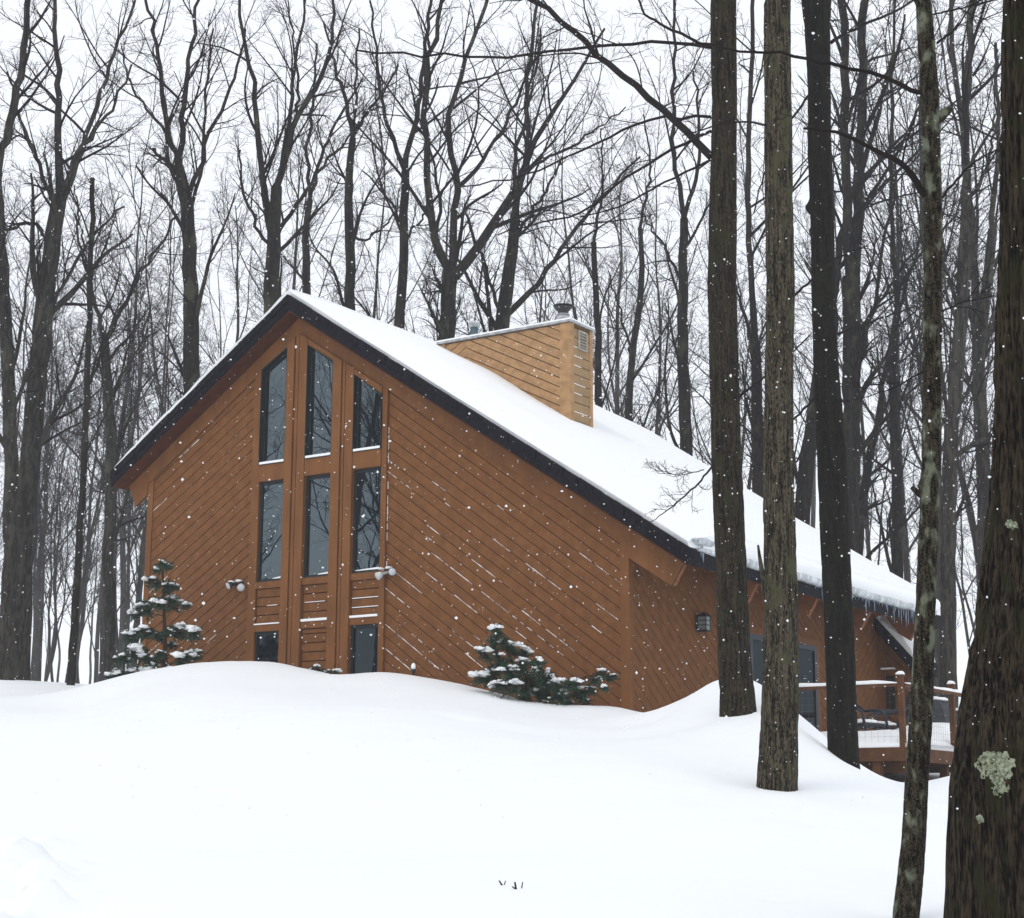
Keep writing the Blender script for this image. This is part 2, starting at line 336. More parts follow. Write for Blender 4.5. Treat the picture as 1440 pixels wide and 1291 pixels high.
        # behind the glass the wall is backed by the dark backing panel
# side walls, back wall, dark interior
sw = MB(); sw.box(9.8, 9.985, .2, 9.7, B0, 4.28); SWL = sw.build('side_wall', M['groove'], H)
lb = MB()
dv0, dw1 = hu(1052, 893, 10.0); dv1 = hu(1146, 912, 10.0)[0]; dw1 = 3.05; dw0 = 1.12
reg = lambda v0, v1, w0, w1: [(v0, w0), (v1, w0), (v1, w1), (v0, w1)]
boards(lb, reg(.1, dv0 - .12, B0, 4.2), -.72, .158, .014, 9.985, 10.01, 'u')
boards(lb, reg(dv0 - .12, dv1 + .12, dw1 + .12, 4.2), -.72, .158, .014, 9.985, 10.01, 'u')
boards(lb, reg(dv1 + .12, 7.3, B0, 4.2), -.72, .158, .014, 9.985, 10.01, 'u')
boards(lb, reg(7.42, 9.58, B0, 4.2), .85, .158, .014, 9.985, 10.01, 'u')
lb.build('diagonal_siding', M['siding'], SWL)
t = MB()
for v0, v1 in ((-.03, .1), (7.3, 7.42), (9.58, 9.7)): t = MB(); t.box(9.984 if v0 > 0 else 10.0005, 10.022, v0, v1, B0, 4.2); t.build('corner_board', M['trim'], SWL)
w2 = MB(); w2.box(0, .18, .2, 9.7, B0, 6.2); w2.box(0, 10, 9.7, 9.9, B0, 4.28); w2.prism([(0.01, 4.28), (9.99, 4.28), (AX, AP - .4), (.01, 6.2)], 9.71, 9.89)
w2.build('back_wall', M['siding'], H)
dr = empty('patio_door', (0, 0, 0), None, None); dr.parent = H; dr['label'] = 'dark navy glazed sliding door opening onto the deck'
q = MB(); mid = (dv0 + dv1) / 2
for v0, v1 in ((dv0, dv0 + .1), (mid - .08, mid + .08), (dv1 - .1, dv1)): q.box(9.986, 10.035, v0, v1, dw0 + .09, dw1 - .09)
q.box(9.986, 10.034, dv0, dv1, dw1 - .09, dw1); q.box(9.986, 10.034, dv0, dv1, dw0, dw0 + .09); q.build('frame', M['navy'], dr)
q = MB(); q.box(9.988, 10.012, dv0 + .1, mid - .08, dw0 + .09, dw1 - .09); q.box(9.988, 10.012, mid + .08, dv1 - .1, dw0 + .09, dw1 - .09); q.build('pane', M['glass_low'], dr)
t = MB(); t.box(9.986, 10.03, dv0 - .12, dv0, dw0, dw1 + .12); t.box(9.986, 10.03, dv1, dv1 + .12, dw0, dw1 + .12); t.box(9.986, 10.028, dv0, dv1, dw1, dw1 + .12); t.build('door_trim', M['trim'], dr)
# roof
rf = MB()
rf.prism([(UL, roof_w(UL)), (AX, AP), (UR, roof_w(UR)), (UR, roof_w(UR) - .25), (AX, AP - .26), (UL, roof_w(UL) - .25)], VF, VB)
RF = rf.build('roof', M['fascia'], H)
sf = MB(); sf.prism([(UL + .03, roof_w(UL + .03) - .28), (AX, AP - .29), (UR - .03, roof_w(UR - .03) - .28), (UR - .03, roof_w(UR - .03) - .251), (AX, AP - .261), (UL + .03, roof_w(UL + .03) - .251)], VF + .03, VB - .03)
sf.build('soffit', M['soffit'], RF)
for v in (.06, 2.5, 4.8, 7.1, 9.5):
    q = MB(); q.prism([(9.9, roof_w(9.9) - .282), (10.937, roof_w(10.937) - .282), (10.717, roof_w(10.717) - .79), (9.9, roof_w(9.9) - .79)], v, v + .09); q.build('rafter_tail', M['rafter'], H)
# shingle tufts along the front verge (ragged dark edge)
q = MB()
for s, u1 in ((1, UR), (-1, UL)):
    u = AX
    while (u1 - u) * s > .1:
        l = random.uniform(.12, .3); un = u + s * l; dz = random.uniform(.0, .012)
        lo, hi = sorted((u, un - s * .012)); q.prism([(lo, roof_w(lo) - .12), (hi, roof_w(hi) - .12), (hi, roof_w(hi) + .006 + dz), (lo, roof_w(lo) + .006 + dz)], VF - .02 - random.uniform(0, .02), VF + .05)
        u = un
q.build('shingle_edge', M['fascia'], RF)
# snow on the roof
def snow_slope(name, u0, u1, nu, nv, thick, vf=VF, vb=VB):
    V = []; Fc = []
    us = [u0 + (u1 - u0) * (1 - (1 - i / nu) ** 1.6) for i in range(nu + 1)]
    vs = [vf + .06 + (vb - vf - .08) * (j / nv) ** 1.3 for j in range(nv + 1)]
    for u in us:
        for v in vs:
            V.append((u, v + (.035 * mnoise.noise(Vector((u * 2.2, 0, 7))) + .02 * mnoise.noise(Vector((u * 7, 3, 7))) - .03 if v == vs[0] else 0), roof_w(u) + thick(u, v)))
    n = len(V)
    for u in us:
        for v in vs: V.append((u, v, roof_w(u) + .004))
    W = nv + 1
    for i in range(nu):
        for j in range(nv):
            q = (i * W + j, i * W + j + 1, (i + 1) * W + j + 1, (i + 1) * W + j); q = q if u1 < u0 else q[::-1]
            Fc += [q, tuple(n + x for x in q[::-1])]
    rim = [j for j in range(W)], [nu * W + j for j in range(W)], [i * W for i in range(nu + 1)], [i * W + nv for i in range(nu + 1)]
    for rl in rim:
        k0 = len(V); V += [V[x] for x in rl] + [V[n + x] for x in rl]; m2 = len(rl)
        Fc += [(k0 + i, k0 + i + 1, k0 + m2 + i + 1, k0 + m2 + i) for i in range(m2 - 1)]
    return mesh_obj(name, V, Fc, M['snow'], RF, True)
def th_r(u, v):
    k = min(1, max(0, (v - VF - .05) / 1.3)) ** .8; ku = min(1, (u - AX) / 2.5 + .35)
    t = .02 + .24 * k * ku + .02 * mnoise.noise(Vector((u * .9, v * .8, 0)))
    t += .05 * max(0, (u - 9.6) / 1.6) * (1 if v > .5 else max(0, (v + .4) / .9))
    bk = max(0, min(1, (VB - v) / .35)); t = .06 + (t - .06 + .05) * bk ** .5
    return max(.012, t)
snow_slope('roof_snow', AX, UR - .02, 60, 60, th_r)
snow_slope('roof_snow', AX, UL + .02, 30, 24, lambda u, v: .13 + .05 * min(1, max(0, v + .35)) + .015 * mnoise.noise(Vector((u, v, 5))) - .05 * max(0, (1 - (u - UL) / .4)))
# rounded snow curl with grey ice along the eave
for nm, mt, r, dz, du in (('eave_snow', 'snow', .185, .16, -.05), ('eave_ice', 'ice', .085, .02, .005)):
    V = []; Fc = []; n = 14; K = 150
    for j in range(K + 1):
        v = (.05 if nm == 'eave_snow' else -.1) + (VB - .45) * j / K
        grow_ = min(1, .35 + v * .55); rr = r * grow_ * (1 + .10 * mnoise.noise(Vector((v * 1.1, 0, 4)))) * (.9 if nm == 'eave_snow' else 1.)
        cu = UR + du + .04 * mnoise.noise(Vector((v * 1.3, 2, 0))); cw = roof_w(UR) + dz * grow_ + .015 * mnoise.noise(Vector((v * 3, 7, 0)))
        for i in range(n):
            an = 2 * math.pi * i / n; q = rr * (1 + .10 * mnoise.noise(Vector((v * (1.3 if nm == 'eave_snow' else 2.2), math.cos(an) * 1.2, math.sin(an) * 1.2 + 3))))
            V.append((cu + math.cos(an) * q, v, cw + math.sin(an) * q * .95))
    for j in range(K): Fc += [(j * n + i, j * n + (i + 1) % n, (j + 1) * n + (i + 1) % n, (j + 1) * n + i) for i in range(n)]
    Fc += [tuple(range(n)), tuple(range(K * n, K * n + n))[::-1]]
    mesh_obj(nm, V, Fc, M[mt], RF, True)
cu, cw = hv(988, 767, -.1)
q = MB(); q.blob((UR + .02, .05, roof_w(UR) + .13),  .07, .33, .05, 3, 16, 10, .6); q.build('ice_chunk', M['ice'], RF, True)
# icicles
iv = [.0, .06, 1.05, 1.12] + list(np.arange(2.0, 3.2, .14)) + list(np.arange(4.0, 6.0, .13)) + list(np.arange(6.0, 9.5, .105))
for v in iv:
    v += random.uniform(-.03, .03); L = random.choice([.07, .1, .13, .17, .22, .32]) * random.uniform(.8, 1.15)
    q = MB(); x = UR + .012 + random.uniform(-.005, .02); z = roof_w(UR) - .02
    q.tube([(x, v, z), (x, v, z - L * .4), (x + .004, v, z - L * .75), (x + .004, v, z - L)], [.022, .015, .009, .002], 6); q.build('icicle', M['icicle'], H, True)

# chimney chase
k1, K1 = hv(619, 479.6, 3.478); k2, K2_ = hv(801, 452.5, 3.478); kv0, kv1 = 3.478, 4.254; KW = 8.823
CH = empty('chimney', (0, 0, 0), None, None); CH.parent = H
q = MB(); q.box(k1, k2, kv0 + .02, kv1, 5.8, KW - .03); q.build('chase_core', mat('chase_backing', (.13, .07, .03), .9, .1), CH)
q = MB(); w0 = 5.9
boards(q, [(k1 + .12, w0), (k1 + .62, w0), (k1 + .62, KW - .05), (k1 + .12, KW - .05)], .62, .155, .016, kv0, kv0 + .02)
boards(q, [(k1 + .62, w0), (k2 - .2, w0), (k2 - .2, KW - .05), (k1 + .62, KW - .05)], -.5, .155, .016, kv0, kv0 + .02, off=.02)
q.build('chase_siding', M['cedar'], CH)
for bx in ((k1 - .02, k1 + .12, kv0 - .02, kv0 + .02, w0, KW - .04), (k2 - .2, k2 + .02, kv0 - .02, kv0 + .02, w0, KW - .04), (k2, k2 + .02, kv0 + .021, kv0 + .12, 5.8, KW - .04), (k2, k2 + .02, kv1 - .1, kv1, 5.8, KW - .04)): q = MB(); q.box(*bx); q.build('chase_trim', M['cedar'], CH)
q = MB(); z = 5.8
while z < KW - .2: q.box(k2, k2 + .012, kv0 + .12, kv1 - .1, z, z + .155); z += .172
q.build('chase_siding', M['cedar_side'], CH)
q = MB()
z = 5.8 + .155
while z < KW - .3:
    if random.random() < .7: q.box(k2 + .001, k2 + .013, kv0 + .125, kv1 - random.uniform(.12, .4), z + .001, z + .012)
    z += .172
q.build('snow_on_siding', M['snow'], CH)
lv = MB(); y0, y1 = kv0 + .26, kv0 + .56; z0, z1 = KW - .48, KW - .12
lv.box(k2 + .012, k2 + .04, y0, y0 + .03, z0, z1); lv.box(k2 + .012, k2 + .04, y1 - .03, y1, z0, z1); lv.box(k2 + .012, k2 + .039, y0 + .03, y1 - .03, z0, z0 + .03); lv.box(k2 + .012, k2 + .039, y0 + .03, y1 - .03, z1 - .03, z1)
for i in range(5):
    z = z0 + .05 + i * .056; lv.add([(k2 + .014, y0 + .03, z + .035), (k2 + .014, y1 - .03, z + .035), (k2 + .035, y1 - .03, z), (k2 + .035, y0 + .03, z), (k2 + .014, y0 + .03, z + .04), (k2 + .014, y1 - .03, z + .04), (k2 + .035, y1 - .03, z + .005), (k2 + .035, y0 + .03, z + .005)], [(0, 1, 2, 3), (4, 7, 6, 5), (0, 3, 7, 4), (1, 5, 6, 2), (3, 2, 6, 7)])
lv.build('louver_vent', M['louver'], CH)
q = MB(); q.box(k1 - .05, k2 + .05, kv0 - .05, kv1 + .05, KW - .03, KW + .012); q.build('cap_flashing', M['galv'], CH)
q = MB(); q.box(k1 - .05, k2 + .045, kv0 - .045, kv1 + .045, KW + .013, KW + .042); o = q.build('snow_on_cap', M['snow'], CH)
fu, fz = hv(792, 455, 3.87)
q = MB(); zb = KW + .03
q.tube([(fu, 3.87, zb), (fu, 3.87, zb + .05), (fu, 3.87, zb + .051), (fu, 3.87, zb + .09)], [.16, .16, .14, .14], 20); q.tube([(fu, 3.87, zb + .09), (fu, 3.87, zb + .24)], [.125, .105], 20); q.tube([(fu, 3.87, zb + .22), (fu, 3.87, zb + .235)], .125, 20)
q.build('flue_pipe', M['galv'], CH, True)
q = MB(); q.tube([(fu, 3.87, zb + .24), (fu, 3.87, zb + .29), (fu, 3.87, zb + .37)], [.10, .10, .175], 20); q.tube([(fu, 3.87, zb + .385), (fu, 3.87, zb + .40)], .185, 20)
for i in range(3): an = i * 2.1 + .5; q.tube([(fu + .16 * math.cos(an), 3.87 + .16 * math.sin(an), zb + .36), (fu + .16 * math.cos(an), 3.87 + .16 * math.sin(an), zb + .39)], .012, 6)
q.build('flue_cap', M['iron'], CH)
q = MB(); q.blob((fu, 3.87, zb + .405), .12, .12, .03, 2, 12, 6, .2, .9); q.build('snow_on_flue', M['snow'], CH, True)
gu, _ = hv(667, 460, 4.0)
q = MB(); q.tube([(gu, 4.0, KW), (gu, 4.0, KW + .38)], .08, 16); q.build('vent_pipe', M['pipe'], CH, True)
q = MB(); q.tube([(gu, 4.0, KW + .36), (gu, 4.0, KW + .4), (gu, 4.0, KW + .45)], [.085, .115, .115], 16); q.build('vent_collar', M['galv'], CH, True)
q = MB(); q.blob((gu, 4.0, KW + .45), .085, .085, .03, 2, 12, 6, .2, .9); q.build('snow_on_vent', M['snow'], CH, True)

# rear wing with its own steep little roof
WG = empty('rear_wing', (0, 0, 0), None, None); WG.parent = H
wv = 9.7; wr, wz = hv(1276, 930, wv); mW = 1.13
wtop = lambda u: wz + mW * (wr - u)
q = MB(); q.prism([(10.02, B0), (wr, B0), (wr, wz), (10.02, wtop(10.02))], wv + .02, 10.6); q.build('wing_wall', M['groove'], WG)
q = MB(); boards(q, [(10.12, B0), (wr - .06, B0), (wr - .06, wtop(wr - .06)), (10.12, wtop(10.12))], -.9, .15, .016, wv, wv + .02); q.build('wing_siding', M['siding'], WG)
q = MB(); q.prism([(10.023, B0), (10.12, B0), (10.12, wtop(10.12)), (10.023, wtop(10.023))], wv - .01, wv + .02); q.prism([(wr - .06, B0), (wr + .02, B0), (wr + .02, wz), (wr - .06, wtop(wr - .06))], wv - .01, wv + .02); q.build('wing_trim', M['trim'], WG)
q = MB(); ue = wr + .22; q.prism([(10.03, wtop(10.03)), (ue, wtop(ue)), (ue, wtop(ue) + .26), (10.03, wtop(10.03) + .26)], wv - .22, 10.75); q.build('wing_roof', M['fascia'], WG)
q = MB(); q.prism([(10.05, wtop(10.05) + .265), (ue - .03, wtop(ue - .03) + .265), (ue - .05, wtop(ue) + .45), (10.2, wtop(10.2) + .5)], wv - .2, 10.7); q.build('wing_snow', M['snow'], WG)
x0, z0 = hv(1248, 1004, wv); x1, z1 = hv(1258, 950, wv)
q = MB(); q.box(x0, x1, wv - .02, wv - .001, z0, z1); o = q.build('wing_window', M['wframe'], WG)
q = MB(); q.box(x0 + .025, x1 - .025, wv - .026, wv - .021, z0 + .05, z1 - .06); q.build('pane', M['glass'], o)
q = MB(); q.box(x0 - .05, x1 + .01, wv - .10, wv - .001, z1 + .1, z1 + .12); q.build('window_hood', M['trim'], WG)
q = MB(); q.box(x0 - .06, x1 + .02, wv - .11, wv - .002, z1 + .121, z1 + .155); q.build('snow_on_hood', M['snow'], WG)

# ------------------------------------------------------------------ wall lights
def flood(px, py, label, flip=1):
    u, w = hv(px, py, -.04)
    p = house_to(u, -.03, w); t = empty('flood_light', p, label, 'flood light', 'flood lights on the gable wall', PSI)
    q = MB(); q.tube([(0, .025, .01), (0, -.035, .01)], .055, 14); q.build('mounting_plate', M['iron'], t, True)
    for s in (-1, 1):
        q = MB(); a0 = (s * .03, -.03, 0); a1 = (s * .10, -.09, -.03 + .05 * (s * flip < 0)); a2 = (a1[0] + s * .05 + .02, a1[1] - .09, a1[2] - .05)
        q.tube([a0, a1, [(a1[i] * .7 + a2[i] * .3) for i in range(3)], a2], [.018, .03, .05, .068], 14); hd = q.build('lamp_head', M['iron'] if s * flip < 0 else M['white'], t, True)
        q = MB(); dr_ = [a2[i] - a1[i] for i in range(3)]; q.tube([a2, [a2[i] + dr_[i] * .08 for i in range(3)]], [.064, .05], 14); q.build('lens', M['lens'], hd, True)
    q = MB(); q.blob((0, -.05, .06), .075, .06, .03, 1, 10, 6, .3, .6); q.blob((-.11, -.12, .045), .06, .06, .025, 2, 10, 6, .3, .6); q.build('snow_cap', M['snow'], t, True)
flood(338, 822, 'twin-headed flood light on the siding left of the windows')
flood(549, 804, 'white twin-headed flood light right of the window columns', -1)
v, w = hu(984, 875, 10.05)
t = empty('wall_lantern', house_to(10.01, v, w), 'small black wall lantern beside the deck, under the eave', 'lantern', rz=PSI)
q = MB(); q.box(0, .02, -.06, .06, -.12, .1); q.box(.02, .07, -.012, .012, .06, .085); q.build('back_plate', M['iron'], t)
q = MB()
for sx in (.04, .19):
    for sy in (-.075, .075): q.tube([(sx, sy, -.13), (sx, sy, .09)], .008, 6)
q.box(.03, .2, -.085, .085, -.145, -.13)
for z in (-.055, .02):
    q.box(.195, .202, -.075, .075, z, z + .012); q.box(.04, .19, -.08, -.073, z, z + .012); q.box(.04, .19, .073, .08, z, z + .012)
q.add([(.02, -.1, .09), (.21, -.1, .09), (.21, .1, .09), (.02, .1, .09), (.115, 0, .17)], [(0, 3, 2, 1), (0, 1, 4), (1, 2, 4), (2, 3, 4), (3, 0, 4)]); q.build('cage', M['iron'], t)
q = MB(); q.box(.045, .185, -.07, .07, -.12, .085); q.build('glass_pane', mat('frosted_glass', (.20, .23, .22), .3, .5), t)

# ------------------------------------------------------------------ deck
cu, cwr = hv(1275, 1050, 2.24)
DW = cwr; DU = cu; DV0, DV1 = 2.24, 9.2
DK = empty('deck', house_to(10, 2.24, 0), 'raised brown timber deck with snow-topped railing beside the house', 'deck', rz=PSI)
def L(mb): mb.V = [(x - 10, y - 2.24, z) for x, y, z in mb.V]; return mb
q = MB(); q.box(10.03, DU - .04, DV0 + .04, DV1, DW - .05, DW - .01); L(q).build('deck_floor', M['deckwood'], DK)
q = MB(); q.box(10.03, DU, DV0, DV0 + .04, DW - .20, DW); q.box(DU - .04, DU, DV0 + .041, DV1, DW - .20, DW - .001); L(q).build('rim_joist', M['deckwood'], DK)
q = MB()
v = DV0 + .5
while v < DV1: q.box(10.03, DU - .041, v, v + .04, DW - .2, DW - .051); v += .5
q.box(10.05, DU - .1, DV0 + .3, DV0 + .36, DW - .36, DW - .201); L(q).build('floor_joists', M['deckwood'], DK)
for (u, v) in ((hv(1236, 1075, 2.4)[0], 2.36), (10.6, 2.4), (DU - .3, 4.6), (DU - .3, 7)):
    q = MB(); q.box(u - .06, u + .06, v - .06, v + .06, -.6, DW - .201); L(q).build('support_post', M['deckwood'], DK)
RT_ = DW + .93
posts = [(DU - .07, DV0 + .05), (DU - .07, DV0 + 2.2), (DU - .07, DV0 + 4.4), (DU - .07, DV1 - .05), (11.9, DV1 - .05)]
for i, (u, v) in enumerate(posts):
    q = MB(); q.box(u - .04, u + .04, v - .04, v + .04, DW - .02, RT_ + .10); q.box(u - .055, u + .055, v - .055, v + .055, RT_ + .10, RT_ + .125); o = L(q).build('railing_post', M['deckwood'], DK)
    q = MB(); q.blob((u, v, RT_ + .13), .07, .07, .05, i, 14, 8, .3, .9); L(q).build('snow_cap', M['snow'], o, True)
def rail(u0, v0, u1, v1):
    q = MB(); h = .055
    if abs(u1 - u0) > abs(v1 - v0): q.box(u0, u1, v0 - h, v0 + h, RT_ - .04, RT_)
    else: q.box(u0 - h, u0 + h, v0, v1, RT_ - .04, RT_)
    o = L(q).build('top_rail', M['deckwood'], DK)
    n = 40; V = []; Fc = []
    for j in range(n + 1):
        s = j / n; u = u0 + (u1 - u0) * s; v = v0 + (v1 - v0) * s; k = .055 * (1 + .35 * mnoise.noise(Vector((u * 2, v * 2, 1)))) * min(1, 6 * s + .3, 6 * (1 - s) + .3)
        for i, (a_, b_) in enumerate(((-.055, .001), (-.055, .6 * k), (-.03, k), (.03, k), (.055, .6 * k), (.055, .001))):
            V.append((u - 10 + (0 if abs(u1 - u0) > abs(v1 - v0) else a_), v - 2.24 + (a_ if abs(u1 - u0) > abs(v1 - v0) else 0), RT_ + b_))
    for j in range(n): Fc += [(j * 6 + i, j * 6 + (i + 1) % 6, (j + 1) * 6 + (i + 1) % 6, (j + 1) * 6 + i) for i in range(6)]
    Fc += [tuple(range(6)), tuple(range(n * 6, n * 6 + 6))]
    mesh_obj('snow_on_rail', V, Fc, M['snow'], o, True)
rail(10.15, DV0 + .05, DU - .12, DV0 + .05); rail(DU - .07, DV0 + .1, DU - .07, DV1 - .1); rail(10.2, DV1 - .05, DU - .12, DV1 - .05)
q = MB()
def wire(p, r_): q.tube([p, r_], .001, 4, False)
u = 10.2
while u < DU - .1: wire((u, DV0 + .05, DW + .02), (u, DV0 + .05, RT_ - .05)); u += .1
v = DV0 + .15
while v < DV1 - .1: wire((DU - .07, v, DW + .02), (DU - .07, v, RT_ - .05)); v += .1
z = DW + .06
while z < RT_ - .05: wire((10.15, DV0 + .05, z), (DU - .12, DV0 + .05, z)); wire((DU - .07, DV0 + .1, z), (DU - .07, DV1 - .1, z)); z += .1
L(q).build('wire_mesh', M['wire'], DK)
# snow lying on the deck
V = []; Fc = []; nu, nv = 40, 60
for i in range(nu + 1):
    for j in range(nv + 1):
        u = 10.04 + (DU - 10.07) * i / nu; v = DV0 + .02 + (DV1 - DV0 - .04) * j / nv
        e_ = min(1, (v - DV0) / .5 + .12, (DU - u) / .45 + .12)
        k = .02 + e_ * (.26 + .05 * mnoise.noise(Vector((u * 1.3, v * 1.1, 2))) + .22 * max(0, 1 - ((u - DU + .55) ** 2 + (v - 5.4) ** 2) / 1.2))
        V.append((u - 10, v - 2.24, DW + k))
for i in range(nu + 1):
    for j in (0, nv): V.append((10.04 + (DU - 10.07) * i / nu - 10, (DV0 + .02 + (DV1 - DV0 - .04) * j / nv) - 2.24, DW + .002))
W = nv + 1
for i in range(nu):
    for j in range(nv): Fc.append((i * W + j, (i + 1) * W + j, (i + 1) * W + j + 1, i * W + j + 1))
    b_ = (nu + 1) * W; Fc += [(i * W, b_ + 2 * i, b_ + 2 * i + 2, (i + 1) * W), (i * W + nv, (i + 1) * W + nv, b_ + 2 * i + 3, b_ + 2 * i + 1)]
Fc.append(tuple([nu * W + j for j in range(nv + 1)] + [(nu + 1) * W + 2 * nu + 1, (nu + 1) * W + 2 * nu]))
mesh_obj('deck_snow', V, Fc, M['snow'], DK, True)

def deck_chair(px, py, v, label, rz):
    u, _ = hv(px, py, v); p = house_to(u, v, DW + .10)
    t = empty('deck_chair', p, label, 'chair', 'snowed-in chairs on the deck', rz)
    q = MB()
    for i in range(5): x = -.2 + i * .1; q.add([(x - .04, .2, .36), (x + .04, .2, .36), (x + .04, .45, .95), (x - .04, .45, .95), (x - .04, .225, .35), (x + .04, .225, .35), (x + .04, .475, .94), (x - .04, .475, .94)], [(0, 1, 2, 3), (4, 7, 6, 5), (0, 3, 7, 4), (1, 5, 6, 2), (3, 2, 6, 7), (0, 4, 5, 1)])
    q.build('backrest', M['chair'], t)
    q = MB()
    for i in range(5): y = -.28 + i * .1; q.box(-.25, .25, y, y + .08, .345 - i * .012, .37 - i * .012)
    q.build('seat', M['chair'], t)
    for s in (-1, 1):
        q = MB(); q.tube([(s * .29, -.32, 0), (s * .29, -.3, .3), (s * .29, -.24, .55), (s * .29, -.12, .6), (s * .29, .15, .59), (s * .27, .34, .72)], .026, 8); q.build('armrest', M['chair'], t, True)
        q = MB(); q.tube([(s * .27, .42, 0), (s * .27, .25, .38)], .026, 8); q.build('leg', M['chair'], t, True)
    q = MB(); q.blob((0, -.08, .38), .24, .22, .07, px, 14, 8, .3, .8); q.build('snow_on_seat', M['snow'], t, True)
deck_chair(1211, 1010, 4.3, 'dark deck chair with curved arms behind the front railing', PSI + 1.3)
deck_chair(1248, 1010, 5.2, 'dark deck chair half buried in snow nearer the corner post', PSI - .9)
gu_, _ = hv(1317, 1005, 7.2)
t = empty('covered_grill', house_to(gu_, 7.2, DW + .1), 'grey covered grill standing on the snowy deck behind the railing', 'grill', rz=PSI)
q = MB(); q.prism([(-.22, 0), (.22, 0), (.24, .55), (.2, .8), (.1, .9), (-.12, .9), (-.2, .8), (-.24, .55)], -.25, .25); q.build('cover', mat('grill_cover', (.05, .055, .065), .8, .2, .2), t)
q = MB(); q.blob((0, 0, .9), .2, .24, .07, 5, 14, 8, .3, .9); q.build('snow_cap', M['snow'], t, True)

# ------------------------------------------------------------------ tubes in bulk (for trees)
def tubes(P, Rr, S):
    P = np.asarray(P, float); Rr = np.asarray(Rr, float); N, K, _ = P.shape
    T = np.empty_like(P); T[:, 1:-1] = P[:, 2:] - P[:, :-2]; T[:, 0] = P[:, 1] - P[:, 0]; T[:, -1] = P[:, -1] - P[:, -2]
    T /= np.linalg.norm(T, axis=2, keepdims=True) + 1e-12
    D0 = P[:, -1] - P[:, 0]; ref = np.where(np.abs(D0[:, 2:3]) > .9 * np.linalg.norm(D0, axis=1, keepdims=True), [[1., .1, 0]], [[.1, 0, 1.]])
    A = np.cross(T, ref[:, None, :]); A /= np.linalg.norm(A, axis=2, keepdims=True) + 1e-12; B = np.cross(T, A)
    an = np.arange(S) * 2 * np.pi / S
    V = P[:, :, None] + (A[:, :, None] * np.cos(an)[None, None, :, None] + B[:, :, None] * np.sin(an)[None, None, :, None]) * Rr[:, :, None, None]
    id_ = np.arange(N * K * S).reshape(N, K, S); a0 = id_[:, :-1]; a1 = id_[:, 1:]
    Fc = np.stack([a0, np.roll(a0, -1, 2), np.roll(a1, -1, 2), a1], -1).reshape(-1, 4)
    return V.reshape(-1, 3), Fc
def join(parts):
    Vs, Fs, k = [], [], 0
    for V, Fc in parts: Vs.append(V); Fs.append(Fc + k); k += len(V)
    return np.concatenate(Vs), np.concatenate(Fs)
def unit(a): return a / (np.linalg.norm(a, axis=-1, keepdims=True) + 1e-12)
def grow(P, Rr, n, t0, ratio, ang, K, rmul, tip, wander, up, rng, rmin=.0035, lmax=9., lmin=.15):
    N, Kp, _ = P.shape; n = int(n); Lp = np.linalg.norm(np.diff(P, axis=1), axis=2).sum(1)
    t = (t0 + (1 - t0) * (np.arange(n)[None] + rng.random((N, n))) / n).clip(0, .995)
    s = t * (Kp - 1); i = np.floor(s).astype(int).clip(0, Kp - 2); fr = (s - i)[..., None]; r_ = np.arange(N)[:, None]
    p = P[r_, i] * (1 - fr) + P[r_, i + 1] * fr; tg = unit(P[r_, i + 1] - P[r_, i]); rr = Rr[r_, i] * (1 - fr[..., 0]) + Rr[r_, i + 1] * fr[..., 0]
    rnd = rng.normal(size=(N, n, 3)); perp = unit(rnd - (rnd * tg).sum(-1, keepdims=True) * tg)
    an = ang[0] + (ang[1] - ang[0]) * rng.random((N, n, 1)); d = tg * np.cos(an) + perp * np.sin(an)
    Ln = (Lp[:, None] * ratio * (1.25 - .75 * t) * rng.uniform(.6, 1.25, (N, n))).clip(lmin, lmax)
    d = d.reshape(-1, 3); p = p.reshape(-1, 3); Ln = Ln.ravel(); st = (Ln / (K - 1))[:, None]; out = [p]
    w = rng.normal(size=d.shape) * wander
    for k in range(K - 1):
        w = .5 * w + rng.normal(size=d.shape) * wander; d = unit(d + w + np.array([0, 0, up])); p = p + d * st; out.append(p)
    r0 = np.maximum(rr.ravel() * rmul * rng.uniform(.7, 1.1, len(Ln)), rmin); rt = np.maximum(r0 * tip, rmin * .75)
    return np.stack(out, 1), r0[:, None] + (rt - r0)[:, None] * np.linspace(0, 1, K)[None]
def resample(pts, rad, K):
    pts = np.asarray(pts, float); rad = np.asarray(rad, float); d = np.r_[0, np.cumsum(np.linalg.norm(np.diff(pts, axis=0), axis=1))]; q = np.linspace(0, d[-1], K)
    # smooth (catmull-like through cubic blending of linear interpolants)
    P = np.stack([np.interp(q, d, pts[:, i]) for i in range(3)], 1)
    for _ in range(2): P[1:-1] = .25 * P[:-2] + .5 * P[1:-1] + .25 * P[2:]
    return P, np.interp(q, d, rad)
def crown_from(P1, R1, rng, dens, tw=.0045):
    out = []
    n2, n3, n4 = dens
    P2, R2 = grow(P1, R1, n2, .12, .42, (.45, .95), 8, .55, .3, .07, .035, rng, tw * 1.6, 6., .5); out.append(tubes(P2, R2, 4))
    P3, R3 = grow(P2, R2, n3, .12, .46, (.45, 1.0), 6, .55, .4, .09, .03, rng, tw * 1.15, 3., .3); out.append(tubes(P3, R3, 3))
    P4, R4 = grow(P3, R3, n4, .1, .5, (.4, 1.0), 4, .6, .5, .10, .02, rng, tw * .85, 1.4, .15); out.append(tubes(P4, R4, 3))
    return out
